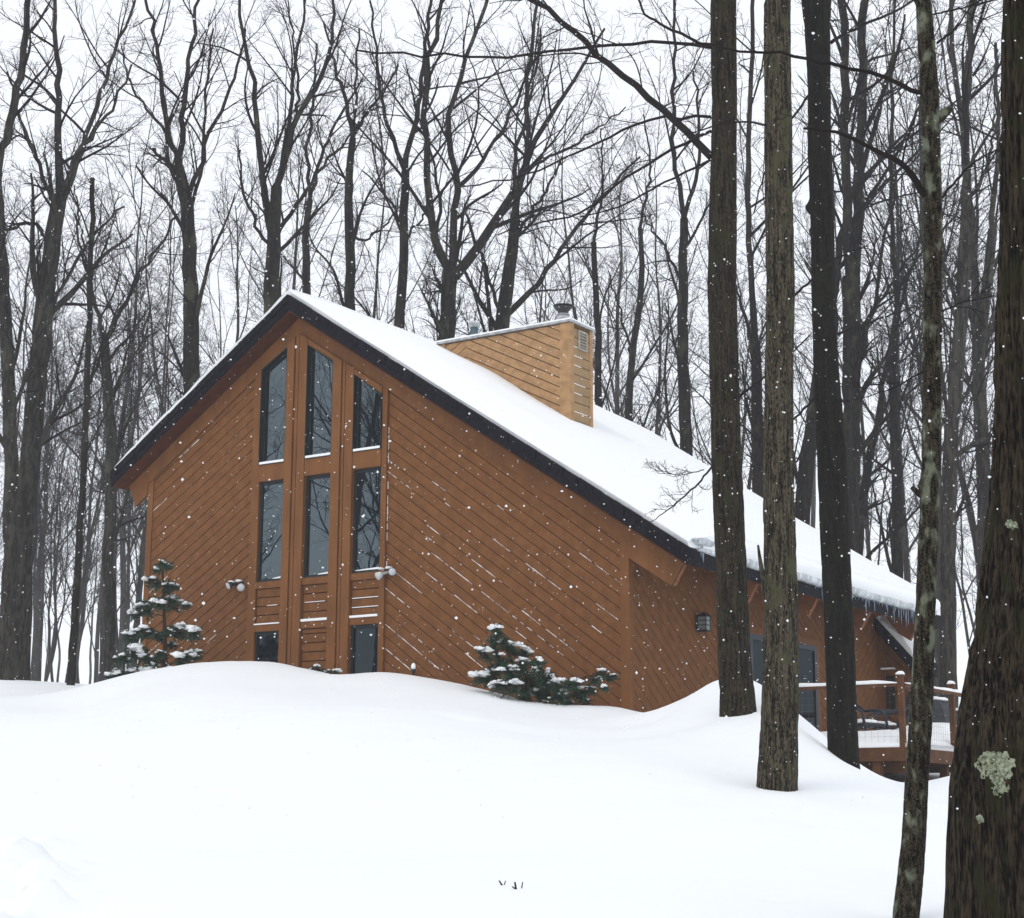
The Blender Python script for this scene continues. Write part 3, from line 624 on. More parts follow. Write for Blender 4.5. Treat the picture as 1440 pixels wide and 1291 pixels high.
# --- traced background trees: trunk + limbs as (pixels, width0, width1)
def traced(name, Y, trunk, limbs, label, group, bm='bark_mid', dens=(9, 5, 4), seed=0, extra=5, spread=.35, base=None, tm='twig'):
    rng = np.random.default_rng(100 + seed); sc = Y / F
    pts = [at(x, y, Y) for x, y, w in trunk]; rad = [w * sc / 2 for x, y, w in trunk]
    b = pts[0]; z0 = gz(b[0], b[1]) - .3
    if z0 < b[2] - .2: pts = [np.array([b[0] + (b[0] - pts[1][0]) * .2, b[1], z0]), np.array([b[0], b[1], z0 + .5])] + pts; rad = [rad[0] * 1.45, rad[0] * 1.15] + rad
    if pts[-1][2] < 25 and not limbs: pass
    o0 = np.array([pts[0][0], pts[0][1], z0 + .3])
    T, TR = resample(pts, rad, 26)
    T[1:-1, :2] += rng.normal(size=(24, 2)) * .015
    parts = [tubes(T[None], TR[None], 12)]; LP, LR = [], []
    for pl, w0, w1 in limbs:
        n = len(pl); dy = rng.uniform(-1, 1) * spread; q = []; base_pt = at(pl[0][0], pl[0][1], Y); L0 = 0
        for i, (x, y) in enumerate(pl):
            L0 += 0 if i == 0 else math.hypot(x - pl[i - 1][0], y - pl[i - 1][1]) * sc
            q.append(at(x, y, Y + dy * L0 + (rng.normal() * .06 if i else 0)))
        p, r = resample(q, np.linspace(w0, w1, n) * sc / 2, 16); p[1:-1] += rng.normal(size=(14, 3)) * .03
        LP.append(p); LR.append(r)
        if q[-1][2] > q[0][2] + 1:     # carry the limb on above the frame
            pass
    if LP: LP, LR = np.array(LP), np.array(LR)
    else: LP, LR = np.zeros((0, 16, 3)), np.zeros((0, 16))
    P1, R1 = LP, LR
    if extra:
        e, er = grow(T[None], TR[None], extra, .35, .34, (.4, .8), 16, .4, .25, .06, .05, rng, .02, 7.); P1 = np.concatenate([P1, e]); R1 = np.concatenate([R1, er])
    parts.append(tubes(P1, R1, 8))
    t = empty(name, o0, label, 'tree', group)
    V, Fc = join(parts); mesh_obj('trunk', V - o0, Fc, M[bm], t, True)
    V, Fc = join(crown_from(P1, R1, rng, dens)); mesh_obj('crown', V - o0, Fc, M[tm], t)
    return t
GM = 'bare maples standing behind the house'
traced('bare_tree', 43, [(628, 480, 24), (631, 420, 22), (634, 380, 23)], [
    ([(634, 383), (611, 356), (604, 292), (598, 210), (600, 112), (612, 50), (630, -30)], 14, 5), ([(632, 420), (618, 398), (608, 378)], 8, 3),
    ([(636, 380), (641, 315), (645, 262), (630, 187), (630, 139), (656, 86), (690, -20)], 12, 5), ([(645, 262), (680, 225), (712, 170), (740, 110), (762, 60)], 7, 3),
    ([(640, 388), (675, 341), (705, 307), (724, 270), (731, 247), (757, 187), (780, 150), (815, 100), (850, 40)], 16, 4), ([(724, 268), (722, 225), (735, 180), (752, 120), (760, 40)], 7, 3), ([(611, 356), (620, 290), (608, 220), (585, 150)], 6, 3), ([(731, 247), (780, 215), (830, 190), (880, 150)], 5, 2)],
    'bare tree with a wide low fork just left of the chimney', GM, 'bark_mid', (10, 5, 4), 1)
traced('bare_tree', 46, [(703, 470, 22), (712, 410, 20), (721, 350, 17), (724, 300, 14)], [
    ([(724, 300), (735, 250), (745, 200), (740, 130), (748, 60), (760, -20)], 11, 4), ([(715, 440), (742, 422), (780, 360), (817, 311), (850, 270), (900, 220)], 10, 3), ([(704, 440), (690, 400), (670, 340), (655, 300)], 6, 3), ([(722, 340), (740, 310), (770, 270), (790, 220)], 6, 3)],
    'bare dark tree rising behind the middle of the chimney', GM, 'bark_mid', (9, 5, 4), 2)
traced('bare_tree', 44, [(560, 475, 16), (566, 400, 14), (568, 337, 13), (570, 240, 12)], [
    ([(570, 240), (547, 187), (536, 142), (530, 80), (520, 0)], 7, 3), ([(570, 240), (585, 169), (592, 105), (604, 19), (610, -30)], 9, 4), ([(569, 330), (555, 290), (530, 260), (510, 240)], 4, 2), ([(569, 335), (590, 310), (605, 280)], 4, 2)],
    'slender straight bare tree above the ridge, second left of the chimney', GM, 'bark_mid', (9, 5, 4), 3)
traced('bare_tree', 42, [(382, 430, 24), (383, 370, 21), (386, 330, 20), (389, 262, 16)], [
    ([(386, 320), (372, 292), (365, 209), (357, 146), (357, 97), (340, 49), (335, -20)], 11, 4), ([(389, 262), (403, 219), (418, 160), (452, 121), (467, 58), (467, -20)], 11, 4), ([(392, 250), (410, 150), (413, 97), (428, 29), (430, -20)], 7, 3),
    ([(384, 350), (360, 320), (340, 260), (338, 210)], 6, 3), ([(388, 335), (415, 290), (440, 250), (478, 210), (505, 170)], 7, 3), ([(418, 160), (420, 110), (412, 60), (405, 0)], 5, 2)],
    'stout bare tree directly above the roof peak, dividing into many limbs', GM, 'bark_mid', (9, 5, 4), 4)
traced('bare_tree', 41, [(270, 540, 24), (269, 476, 23), (266, 316, 20), (258, 260, 19), (250, 233, 17)], [
    ([(250, 235), (238, 194), (228, 136), (224, 87), (215, 29), (205, -20)], 9, 4), ([(252, 233), (258, 190), (260, 146), (262, 97), (275, 29), (285, -20)], 10, 4), ([(264, 290), (275, 240), (292, 194), (311, 156), (335, 97), (345, 40)], 8, 3),
    ([(248, 238), (232, 226), (215, 210)], 9, 4), ([(238, 194), (205, 150), (178, 110), (170, 60)], 5, 2), ([(266, 300), (283, 260), (287, 200), (290, 120), (300, 40)], 6, 3)],
    'bare tree with a broken stub where its trunk forks, left of the roof peak', GM, 'bark_mid', (9, 5, 4), 5)
traced('bare_tree', 38, [(22, 975, 36), (32, 800, 30), (46, 600, 29), (58, 470, 28), (75, 330, 24), (84, 275, 22)], [
    ([(84, 275), (80, 200), (82, 120), (76, 50), (80, -20)], 13, 5), ([(84, 290), (110, 225), (135, 150), (160, 80), (190, 0)], 10, 4), ([(80, 300), (55, 230), (30, 170), (10, 100)], 7, 3), ([(88, 265), (120, 200), (150, 165), (185, 90)], 7, 3), ([(72, 340), (40, 310), (0, 330), (-30, 340)], 7, 3), ([(62, 450), (100, 380), (130, 330), (175, 290)], 6, 3)],
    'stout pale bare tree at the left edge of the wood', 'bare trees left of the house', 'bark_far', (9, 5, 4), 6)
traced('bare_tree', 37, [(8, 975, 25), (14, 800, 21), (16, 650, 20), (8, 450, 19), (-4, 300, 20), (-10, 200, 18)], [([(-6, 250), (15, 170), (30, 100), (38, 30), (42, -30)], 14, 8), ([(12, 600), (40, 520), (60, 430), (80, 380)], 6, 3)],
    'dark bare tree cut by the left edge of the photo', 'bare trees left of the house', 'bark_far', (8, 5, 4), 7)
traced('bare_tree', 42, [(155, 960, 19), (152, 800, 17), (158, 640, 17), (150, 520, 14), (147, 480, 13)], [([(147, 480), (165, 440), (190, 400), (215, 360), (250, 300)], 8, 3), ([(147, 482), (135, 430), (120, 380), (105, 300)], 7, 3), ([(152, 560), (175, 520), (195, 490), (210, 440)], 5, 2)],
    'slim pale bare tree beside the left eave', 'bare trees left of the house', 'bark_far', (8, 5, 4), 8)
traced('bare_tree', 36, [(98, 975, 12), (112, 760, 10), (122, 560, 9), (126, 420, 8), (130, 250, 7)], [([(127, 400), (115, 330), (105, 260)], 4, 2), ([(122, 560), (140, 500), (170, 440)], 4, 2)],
    'thin reddish sapling between the left eave and the stout pale tree', 'bare trees left of the house', 'bark_mid', (7, 4, 4), 9, extra=4)
traced('bare_tree', 45, [(492, 445, 16), (493, 400, 15), (491, 330, 14), (489, 243, 11), (496, 194, 10)], [([(496, 194), (486, 131), (470, 90), (455, 30)], 7, 3), ([(496, 194), (515, 160), (535, 136), (560, 90)], 6, 3), ([(491, 330), (510, 340), (540, 320), (562, 290)], 5, 2), ([(492, 300), (500, 130), (505, 40)], 5, 3)],
    'bare tree with a kinked trunk above the ridge right of the peak', GM, 'bark_mid', (9, 5, 4), 10)
traced('bare_tree', 50, [(430, 430, 13), (432, 380, 12), (428, 330, 10), (436, 280, 9)], [([(436, 280), (450, 220), (480, 160), (510, 110)], 6, 3), ([(436, 280), (430, 220), (440, 140), (445, 60)], 6, 3)], 'thin bare tree close against the right side of the stout one over the peak', GM, 'bark_mid', (8, 5, 4), 11)
GR = 'bare trees behind the right side of the house'
traced('bare_tree', 44, [(964, 640, 19), (961, 520, 17), (959, 421, 15), (962, 307, 12)], [([(962, 307), (950, 240), (945, 170), (950, 80), (945, -20)], 8, 4), ([(962, 307), (980, 250), (985, 180), (975, 100)], 7, 3), ([(960, 400), (930, 340), (905, 300)], 5, 2)], 'bare tree just left of the leftmost foreground trunk', GR, 'bark_mid', (9, 5, 4), 12)
traced('bare_tree', 40, [(1192, 800, 30), (1197, 640, 27), (1198, 446, 27), (1197, 390, 27)], [([(1196, 400), (1192, 347), (1186, 198), (1188, 60), (1188, -60)], 16, 11), ([(1200, 395), (1207, 300), (1208, 198), (1214, 60), (1220, -60)], 19, 12), ([(1200, 520), (1225, 440), (1245, 330), (1262, 240)], 8, 3), ([(1200, 480), (1240, 420), (1290, 350)], 6, 3)], 'bare twin-stemmed tree behind the third foreground trunk', GR, 'bark_mid', (9, 5, 4), 13)
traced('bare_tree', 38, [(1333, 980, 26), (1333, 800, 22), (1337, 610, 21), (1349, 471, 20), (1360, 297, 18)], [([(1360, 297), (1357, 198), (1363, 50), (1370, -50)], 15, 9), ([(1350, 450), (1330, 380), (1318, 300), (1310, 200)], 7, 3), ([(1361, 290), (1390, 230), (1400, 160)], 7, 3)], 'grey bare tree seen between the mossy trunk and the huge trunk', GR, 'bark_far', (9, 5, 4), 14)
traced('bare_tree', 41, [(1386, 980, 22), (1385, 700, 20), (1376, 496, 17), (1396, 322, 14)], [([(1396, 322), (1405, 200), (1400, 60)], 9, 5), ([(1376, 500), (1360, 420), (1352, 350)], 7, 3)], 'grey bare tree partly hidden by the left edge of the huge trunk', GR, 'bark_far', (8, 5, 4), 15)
traced('bare_tree', 40, [(1125, 760, 25), (1134, 660, 23), (1147, 560, 21), (1160, 470, 19), (1175, 380, 17)], [([(1175, 380), (1195, 280), (1230, 180), (1255, 80)], 11, 5), ([(1160, 470), (1150, 380), (1140, 300)], 8, 3)], 'leaning dark bare tree between the second and third foreground trunks', GR, 'bark_mid', (8, 5, 4), 16)
traced('bare_tree', 43, [(1066, 740, 20), (1066, 600, 17), (1062, 480, 15)], [([(1062, 480), (1055, 380), (1050, 260), (1058, 100), (1060, -20)], 10, 6), ([(1064, 520), (1050, 450), (1035, 400)], 7, 3)], 'bare tree showing in the gap between the two leftmost foreground trunks', GR, 'bark_mid', (8, 5, 4), 17)
traced('bare_tree', 43, [(1205, 790, 15), (1212, 700, 14), (1228, 620, 12), (1240, 560, 10)], [([(1240, 560), (1250, 480), (1275, 400), (1295, 330)], 8, 4)], 'thin curved bare tree rising from behind the roof snow', GR, 'bark_mid', (8, 5, 4), 18)
traced('bare_tree', 45, [(1262, 830, 17), (1261, 700, 16), (1258, 600, 14), (1256, 500, 12)], [([(1256, 500), (1262, 400), (1250, 300), (1255, 150), (1260, -20)], 9, 4), ([(1258, 600), (1275, 540), (1288, 480)], 5, 2)], 'straight bare tree left of the slender mossy trunk', GR, 'bark_mid', (8, 5, 4), 19)
traced('bare_tree', 47, [(840, 580, 11), (842, 500, 10), (838, 420, 9), (835, 340, 8)], [([(835, 340), (850, 260), (845, 180)], 5, 2)], 'thin bare tree rising just right of the chimney', GR, 'bark_mid', (8, 5, 4), 20)
traced('bare_tree', 52, [(882, 600, 12), (888, 500, 10), (905, 400, 9), (900, 320, 7)], [([(900, 320), (915, 240), (905, 160)], 5, 2), ([(888, 500), (870, 430), (855, 380)], 4, 2)], 'thin wavy bare tree right of the chimney', GR, 'bark_mid', (8, 5, 4), 21)

# --- generic trees of the wood: a few prototypes, copied
def proto(seed, h, r, dens=(7, 5, 4), nl=11, lean=.02, low=.3):
    rng = np.random.default_rng(seed); K = 24; t = np.linspace(0, 1, K)
    P = np.stack([np.cumsum(rng.normal(size=K) * .12) + lean * h * t, np.cumsum(rng.normal(size=K) * .12), h * t - .4], 1); P[0, :2] = P[1, :2]
    for _ in range(2): P[1:-1] = .25 * P[:-2] + .5 * P[1:-1] + .25 * P[2:]
    Rr = r * (1 - .85 * t ** 1.1); Rr[0] = r * 1.35
    P1, R1 = grow(P[None], Rr[None], nl, low, .36, (.35, .75), 14, .55, .2, .05, .05, rng, .02, 9.)
    V, Fc = join([tubes(P[None], Rr[None], 10), tubes(P1, R1, 6)])
    me = []
    o1 = (V, Fc); o2 = join(crown_from(P1, R1, rng, dens, .0055))
    return o1, o2
protos = []
for i, (h, r, nl, low) in enumerate([(25, .22, 12, .3), (23, .17, 10, .35), (27, .25, 13, .38), (21, .12, 9, .3), (24, .19, 12, .25), (19, .09, 8, .2), (26, .2, 11, .45), (12, .06, 9, .15)]):
    protos.append(proto(50 + i, h, r, (7, 5, 4), nl, random.uniform(-.04, .04), low))
first = {}
LBL = 'one of the bare grey trees standing deep in the snowy wood'; GRP = 'bare trees deep in the wood'
def place(k, x, y, s, rz, label=LBL, group=GRP):
    z = gz(x, y)
    if k not in first:
        (V, Fc), (V2, F2) = protos[k]; t = empty('bare_tree', (0, 0, 0), label, 'tree', group)
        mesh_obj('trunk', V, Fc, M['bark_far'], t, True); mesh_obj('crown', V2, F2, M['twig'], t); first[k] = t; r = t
    else:
        r = first[k].copy(); C.objects.link(r)
        for ch in first[k].children: c_ = ch.copy(); C.objects.link(c_); c_.parent = r
    r.location = (x, y, z); r.rotation_euler = (random.uniform(-.03, .03), random.uniform(-.03, .03), rz); r.scale = (s, s, s * random.uniform(.92, 1.1)); r['label'] = label; r['group'] = group
rr = random.Random(5)
def scatter(n, pa, pb, ya, yb, ks, smin=.8, smax=1.15):
    for i in range(n):
        px = pa + (pb - pa) * (i + rr.random()) / n; Y = rr.uniform(ya, yb); p = at(px, 900, Y)
        place(rr.choice(ks), p[0], Y, rr.uniform(smin, smax), rr.uniform(0, 6.28))
scatter(8, -80, 1520, 50, 66, [1, 3, 4, 5, 6], .65, .95)
scatter(20, -80, 1520, 66, 95, [0, 1, 2, 4, 6], .65, .95)
scatter(4, 40, 215, 50, 75, [3, 5]); scatter(18, -40, 240, 85, 135, [1, 3, 5], .6, .9)
scatter(8, 1270, 1440, 44, 85, [3, 5, 1]); scatter(15, -60, 1500, 46, 75, [7, 7, 5]); scatter(4, 620, 1500, 60, 100, [7, 5])
scatter(16, -40, 260, 62, 105, [7, 5])
for i in range(44):   # trees off to the left that the gable windows mirror
    s = 22 + 1.2 * i + rr.uniform(-1, 1); l = rr.uniform(-16, 14); x = -6 - .95 * s + .3 * l; y = 29 - .3 * s - .95 * l
    if x / max(y, .1) > -.36: x = -.40 * y
    place(rr.choice([0, 1, 2, 4]), x, y, rr.uniform(.8, 1.05), rr.uniform(0, 6.28), 'one of the bare trees mirrored in the gable windows', 'bare trees mirrored in the windows')

# ------------------------------------------------------------------ foreground trunks
def fore(name, Y, prof, label, bm, nside, nring, amp, fq, branches=(), dens=(7, 4, 3), seed=0, sink=.25, bumps=(), spread=.3, tw=.004, stubs=()):
    """prof: (left px, right px, py) from the top down to the snow"""
    sc = Y / F; rng = np.random.default_rng(500 + seed)
    pts = [at((l + r) / 2, y, Y) for l, r, y in prof]; rad = [(r - l) / 2 * sc for l, r, y in prof]
    d = (pts[0] - pts[1]); d /= np.linalg.norm(d)
    top = pts[0] + np.array([d[0], d[1], abs(d[2])]) * 6; pts = [top] + pts; rad = [rad[0] * .7] + rad
    pts.append(pts[-1] + np.array([0, 0, -sink])); rad.append(rad[-1] * 1.12)
    pts = pts[::-1]; rad = rad[::-1]; o0 = np.array(pts[1]); 
    zz = np.array([p[2] for p in pts]); q = np.linspace(zz[0], zz[-2], nring); q = np.r_[q, np.linspace(zz[-2], zz[-1], 14)[1:]]
    xx = np.interp(q, zz, [p[0] for p in pts]); yy = np.interp(q, zz, [p[1] for p in pts]); rr_ = np.interp(q, zz, rad)
    ker = np.ones(9) / 9
    for arr in (xx, rr_):
        s = np.convolve(np.pad(arr, 4, mode='edge'), ker, 'valid'); arr[:] = s
    V = np.empty((len(q), nside, 3)); sx = seed * 7.3
    for i in range(len(q)):
        for j in range(nside):
            an = 2 * math.pi * j / nside; ca, sa = math.cos(an), math.sin(an); r0 = rr_[i]
            p = Vector((ca * r0 * fq + sx, sa * r0 * fq, q[i] * fq * (.06 if Y < 8.5 else .13))); w = mnoise.noise(p * .5) * .8
            n1 = mnoise.noise(p + Vector((w, w, 0))); n2 = mnoise.noise(p * 2.3); n3 = mnoise.noise(Vector((ca * 1.2 + sx, sa * 1.2, q[i] * .9)))
            h = (1 - min(1, abs(n1) * 3.2)); dsp = -amp * h + amp * .45 * n2 + r0 * .05 * n3
            for (bz, ba, br, bh) in bumps:
                dz = (q[i] - bz); da = (an - ba + math.pi) % (2 * math.pi) - math.pi
                dsp += bh * math.exp(-(dz * dz + (da * r0) ** 2) / (br * br))
            V[i, j] = (xx[i] + ca * (r0 + dsp), yy[i] + sa * (r0 + dsp), q[i])
    n = len(q); id_ = np.arange(n * nside).reshape(n, nside); a0 = id_[:-1]; a1 = id_[1:]
    Fc = np.stack([a0, np.roll(a0, -1, 1), np.roll(a1, -1, 1), a1], -1).reshape(-1, 4)
    t = empty(name, o0, label, 'tree', 'foreground trunks right of the house')
    mesh_obj('trunk', V.reshape(-1, 3) - o0, Fc, M[bm], t, False)
    if branches:
        LP, LR = [], []
        for pl, w0, w1 in branches:
            dy = rng.uniform(-1, 1) * spread; L0 = 0; qs = []
            for i, (x, y) in enumerate(pl):
                L0 += 0 if i == 0 else math.hypot(x - pl[i - 1][0], y - pl[i - 1][1]) * sc
                qs.append(at(x, y, Y + dy * L0))
            p, r = resample(qs, np.linspace(w0, w1, len(pl)) * sc / 2, 18); sl_ = np.linalg.norm(p[1] - p[0]); p[1:-1] += rng.normal(size=(16, 3)) * min(.012, .08 * sl_); LP.append(p); LR.append(r)
        P1, R1 = np.array(LP), np.array(LR); parts = [tubes(P1, R1, 8)]
        P2, R2 = grow(P1, R1, dens[0], .2, .28, (.5, 1.1), 8, .45, .4, .10, .02, rng, tw, 2.5, .2); parts.append(tubes(P2, R2, 4))
        P3, R3 = grow(P2, R2, dens[1], .15, .45, (.5, 1.1), 6, .6, .5, .10, .02, rng, tw * .75, 1., .12); parts.append(tubes(P3, R3, 3))
        if dens[2]: P4, R4 = grow(P3, R3, dens[2], .15, .5, (.5, 1.1), 4, .7, .5, .10, .02, rng, tw * .55, .5, .06); parts.append(tubes(P4, R4, 3))
        V, Fc = join(parts); mesh_obj('crown', V - o0, Fc, M['twig_near'], t, False)
    for pl, w0, w1 in stubs:
        p, r = resample([at(x, y, Y) for x, y in pl], np.linspace(w0, w1, len(pl)) * sc / 2, 8); V, Fc = tubes(p[None], r[None], 10); mesh_obj('branch_stub', V - o0, Fc, M[bm], t, True)
    return t, o0
zat = lambda py, Y: at(720, py, Y)[2]
fore('foreground_tree', 20.9, [(997, 1037, 0), (1000, 1038, 150), (994, 1036, 400), (1000, 1043, 640), (1006, 1050, 800), (1009, 1055, 920), (1012, 1061, 975), (1012, 1063, 996)], 'brown trunk nearest the gable wall, leftmost of the foreground trunks', 'bark_brown', 72, 520, .009, 26, [
    ([(1000, 220), (960, 180), (905, 130), (845, 78), (795, 32), (740, -8), (690, -30)], 12, 7), ([(1004, 67), (960, 58), (880, 60), (800, 68), (700, 80), (600, 76), (500, 70)], 6, 3),
    ([(1000, 164), (950, 163), (890, 172), (840, 200), (780, 228), (730, 250), (650, 262)], 5, 2), ([(1000, 184), (940, 215), (880, 250), (825, 300), (765, 312), (700, 330)], 5, 2), ([(1000, 224), (930, 258), (870, 292), (815, 305)], 4, 2),
    ([(1000, 66), (940, 40), (905, 20), (890, -20)], 5, 3), ([(1002, 655), (980, 682), (957, 703), (940, 716), (922, 730)], 3.2, 1.2), ([(990, 660), (960, 668), (925, 665)], 1.6, .8), ([(1036, 560), (1060, 540), (1090, 520), (1140, 470)], 4, 2)], (8, 4, 3), 1)
fore('foreground_tree', 17., [(1073, 1113, 0), (1074, 1115, 200), (1077, 1118, 400), (1074, 1116, 560), (1072, 1117, 700), (1075, 1123, 850), (1071, 1124, 980), (1067, 1122, 1060), (1064, 1121, 1107)], 'tan, light-barked trunk standing in the open snow, second foreground trunk from the left', 'bark_tan', 80, 560, .010, 26, [
    ([(1100, 180), (1060, 172), (1030, 170), (960, 190)], 4, 2), ([(1112, 420), (1140, 395), (1180, 360), (1220, 345)], 4, 2)], (5, 4, 2), 2, stubs=[([(1082, 860), (1075, 822), (1069, 790), (1066, 766)], 11, 3)])
z3 = zat(290, 20.6)
fore('foreground_tree', 20.6, [(1124, 1171, -10), (1130, 1169, 40), (1135, 1169, 120), (1135, 1171, 220), (1139, 1174, 320), (1141, 1176, 420), (1144, 1180, 520), (1148, 1191, 640), (1156, 1197, 800), (1162, 1203, 950), (1165, 1208, 1070)], 'very dark trunk with a burl, third foreground trunk from the left', 'bark_dark', 72, 540, .008, 26, [
    ([(1168, 60), (1200, 40), (1250, 20), (1300, -10)], 6, 3), ([(1140, 130), (1110, 170), (1080, 230), (1060, 300)], 4, 2), ([(1176, 470), (1230, 450), (1290, 430)], 4, 2), ([(1145, 560), (1115, 590), (1085, 640)], 4, 2)], (6, 4, 3), 3, bumps=((z3, math.pi, .07, .06),))
fore('foreground_tree', 9., [(1286, 1311, 0), (1291, 1318, 90), (1293, 1322, 140), (1296, 1322, 180), (1299, 1326, 300), (1297, 1325, 500), (1296, 1324, 640), (1291, 1319, 760), (1286, 1315, 880), (1279, 1312, 1000), (1273, 1306, 1090), (1268, 1302, 1180), (1262, 1299, 1230), (1255, 1293, 1291), (1250, 1292, 1340)], 'slender mossy lichen-spotted trunk in front of the deck', 'bark_moss', 64, 700, .0035, 55, [
    ([(1300, 132), (1270, 118), (1240, 106), (1180, 92), (1110, 76), (1040, 72), (980, 60)], 8, 3), ([(1302, 275), (1280, 240), (1255, 222), (1215, 203), (1180, 186), (1130, 180)], 11, 4), 
    ([(1318, 60), (1345, 40), (1370, 0)], 4, 2), ([(1322, 280), (1360, 235), (1390, 215), (1420, 205)], 4, 1.6), ([(1300, 520), (1260, 545), (1210, 560), (1160, 570)], 2.5, 1), ([(1320, 440), (1350, 425), (1400, 415)], 3, 1.2), ([(1312, 20), (1360, 10), (1400, -10)], 3, 1.5)], (5, 4, 3), 4, bumps=((zat(680, 9), math.pi, .03, .015), (zat(1160, 9), -math.pi / 2, .06, .006)), tw=.0022, stubs=[([(1308, 172), (1322, 164), (1331, 156), (1338, 152)], 22, 9), ([(1302, 700), (1290, 692), (1282, 684)], 11, 6)])
TB, ob = fore('foreground_tree', 8., [(1408, 1522, -10), (1403, 1523, 300), (1398, 1526, 470), (1394, 1530, 640), (1385, 1532, 750), (1371, 1545, 880), (1350, 1560, 1000), (1340, 1568, 1090), (1336, 1574, 1180), (1334, 1580, 1291), (1326, 1590, 1380)], 'huge furrowed dark trunk with a pale lichen patch at the right edge', 'bark_big', 300, 900, .018, 30, (), seed=5)
def lichen(parent, o0, Y, px, py, r, n, seed, rc):
    """a crust of small ruffled lobes lying on the bark"""
    rng = random.Random(seed); q = MB(); c = at(px, py, Y); ctr = at(rc, py, Y); rad0 = abs(ctr[0] - c[0]); 
    for i in range(n):
        a_ = rng.uniform(0, 6.28); d_ = r * math.sqrt(rng.random()) * (1 + .08 * math.sin(3 * a_) + .1 * math.sin(7 * a_)); x = c[0] + math.cos(a_) * d_; z = c[2] + math.sin(a_) * d_ * 1.05
        off = x - ctr[0]; Rr = ptR(Y, rc, py); 
        if abs(off) >= Rr * .98: continue
        y = Y - math.sqrt(Rr * Rr - off * off) - .009; s = rng.uniform(.004, .011) * (1.15 - .5 * d_ / r); 
        q.blob((x - o0[0], y - o0[1], z - o0[2]), s, s * .6, s * rng.uniform(.7, 1.4), i, 7, 5, .9)
    q.build('lichen_patch', M['lichen'], parent, False)
def ptR(Y, rc, py):
    prof = BP if Y < 8.5 else SP; ys_ = [p[2] for p in prof]; return np.interp(py, ys_, [(p[1] - p[0]) / 2 for p in prof]) * Y / F
BP = [(1408, 1522, -10), (1403, 1523, 300), (1398, 1526, 470), (1394, 1530, 640), (1385, 1532, 750), (1371, 1545, 880), (1350, 1560, 1000), (1340, 1568, 1090), (1336, 1574, 1180), (1334, 1580, 1291)]
lichen(TB, ob, 8., 1377, 1080, .064, 400, 1, 1454); lichen(TB, ob, 8., 1381, 1110, .03, 40, 5, 1454); lichen(TB, ob, 8., 1408, 745, .022, 22, 2, 1458.5); lichen(TB, ob, 8., 1359, 1151, .014, 14, 3, 1455); 

# ------------------------------------------------------------------ evergreens
def evergreen(name, Y, stems, clumps, label, cat, seed, nlen=.06, sz=.2):
    rng = random.Random(seed); o0 = at(*stems[0][0][0], Y); t = empty(name, o0, label, cat)
    q = MB()
    for pl, w0, w1 in stems:
        k = len(pl); q.tube([at(x, y, Y) - o0 for x, y in pl], [(w0 + (w1 - w0) * i / (k - 1)) * Y / F / 2 for i in range(k)], 7)
    st = q; nd = MB(); sn_ = MB()
    for (x, y, r, sx, sy, snow) in clumps:     # center px, size px, attachment px
        dy = rng.uniform(-.35, .35); c = at(x, y, Y + dy) - o0; a_ = at(sx, sy, Y) - o0; rr_ = r * (1.08 if name == 'young_spruce' else 1.2) * Y / F
        st.tube([a_, (a_ + c) / 2 + np.array([0, 0, .03]), c], [.010, .008, .004], 5)
        d0 = c - a_; d0 = d0 / (np.linalg.norm(d0) + 1e-6)
        for i in range(int(14 + rr_ * 110)):       # twigs of the spray
            an = rng.gauss(0, .75); ca, sa = math.cos(an), math.sin(an); dd = Vector((d0[0], d0[1], d0[2]))
            side = Vector((rng.gauss(0, 1), rng.gauss(0, 1), rng.gauss(-.05, .35))); dv = (dd * .7 + side * .65).normalized(); s0 = Vector(c) - dd * rr_ * rng.uniform(0, .9) + Vector((0, 0, rng.uniform(-.45, .3) * rr_))
            Ln = rr_ * rng.uniform(.5, 1.0); e0 = s0 + dv * Ln - Vector((0, 0, Ln * .28)); nn = int(Ln / .007)
            for k in range(nn):
                f_ = k / max(nn, 1); p = s0.lerp(e0, f_); nv_ = (dv * .55 + Vector((rng.gauss(0, .7), rng.gauss(0, .7), rng.gauss(.1, .5)))).normalized(); pe = p + nv_ * nlen * rng.uniform(.7, 1.1) * (1 - .3 * f_)
                w = nv_.cross(Vector((rng.random(), rng.random(), 1))).normalized() * .0075; nd.add([p - w, p + w, pe], [(0, 1, 2)])
        if snow:
            for i in range(rng.randint(4, 6)):
                ox = rng.uniform(-.5, .5) * rr_; oy = rng.uniform(-.6, .3) * rr_; s = rr_ * rng.uniform(.16, .36) * snow
                sn_.blob((c[0] + ox, c[1] + oy, c[2] + rr_ * rng.uniform(.1, .35) - abs(ox) * .45), s * rng.uniform(.8, 1.3), s, s * .55, rng.randint(0, 99), 12, 8, 1.1, .4)
    st.build('stem', M['stem'], t, True); nd.build('foliage', M['needle'], t); sn_.build('snow', M['snow'], t, True); return t
sp = [[(233, 985), (232, 900), (230, 840), (228, 785)]]
cl = []
for (x, y, r, s) in [(228, 790, 11, .6), (238, 795, 8, 1), (219, 800, 8, .8), (212, 816, 15, 1), (236, 822, 14, .9), (247, 824, 9, .9), (202, 852, 20, 1.1), (188, 862, 12, 1), (222, 846, 15, 1), (245, 846, 20, 1.15), (262, 850, 9, 1), (180, 892, 18, 1), (200, 886, 17, .8), (222, 892, 12, .6), (238, 886, 13, .5), (256, 884, 20, 1), (276, 888, 17, 1.15), (170, 925, 17, 1), (188, 915, 22, 1), (208, 925, 20, .9), (225, 918, 12, .5), (242, 905, 11, .8), (262, 922, 20, 1), (276, 918, 14, 1), (160, 948, 18, 1), (185, 945, 20, .9), (212, 942, 22, .9), (148, 962, 14, 1), (240, 945, 18, .7), (172, 962, 18, 1)]:
    cl.append((x, y, r, 231, y + 6 + abs(x - 231) * -.05, s))
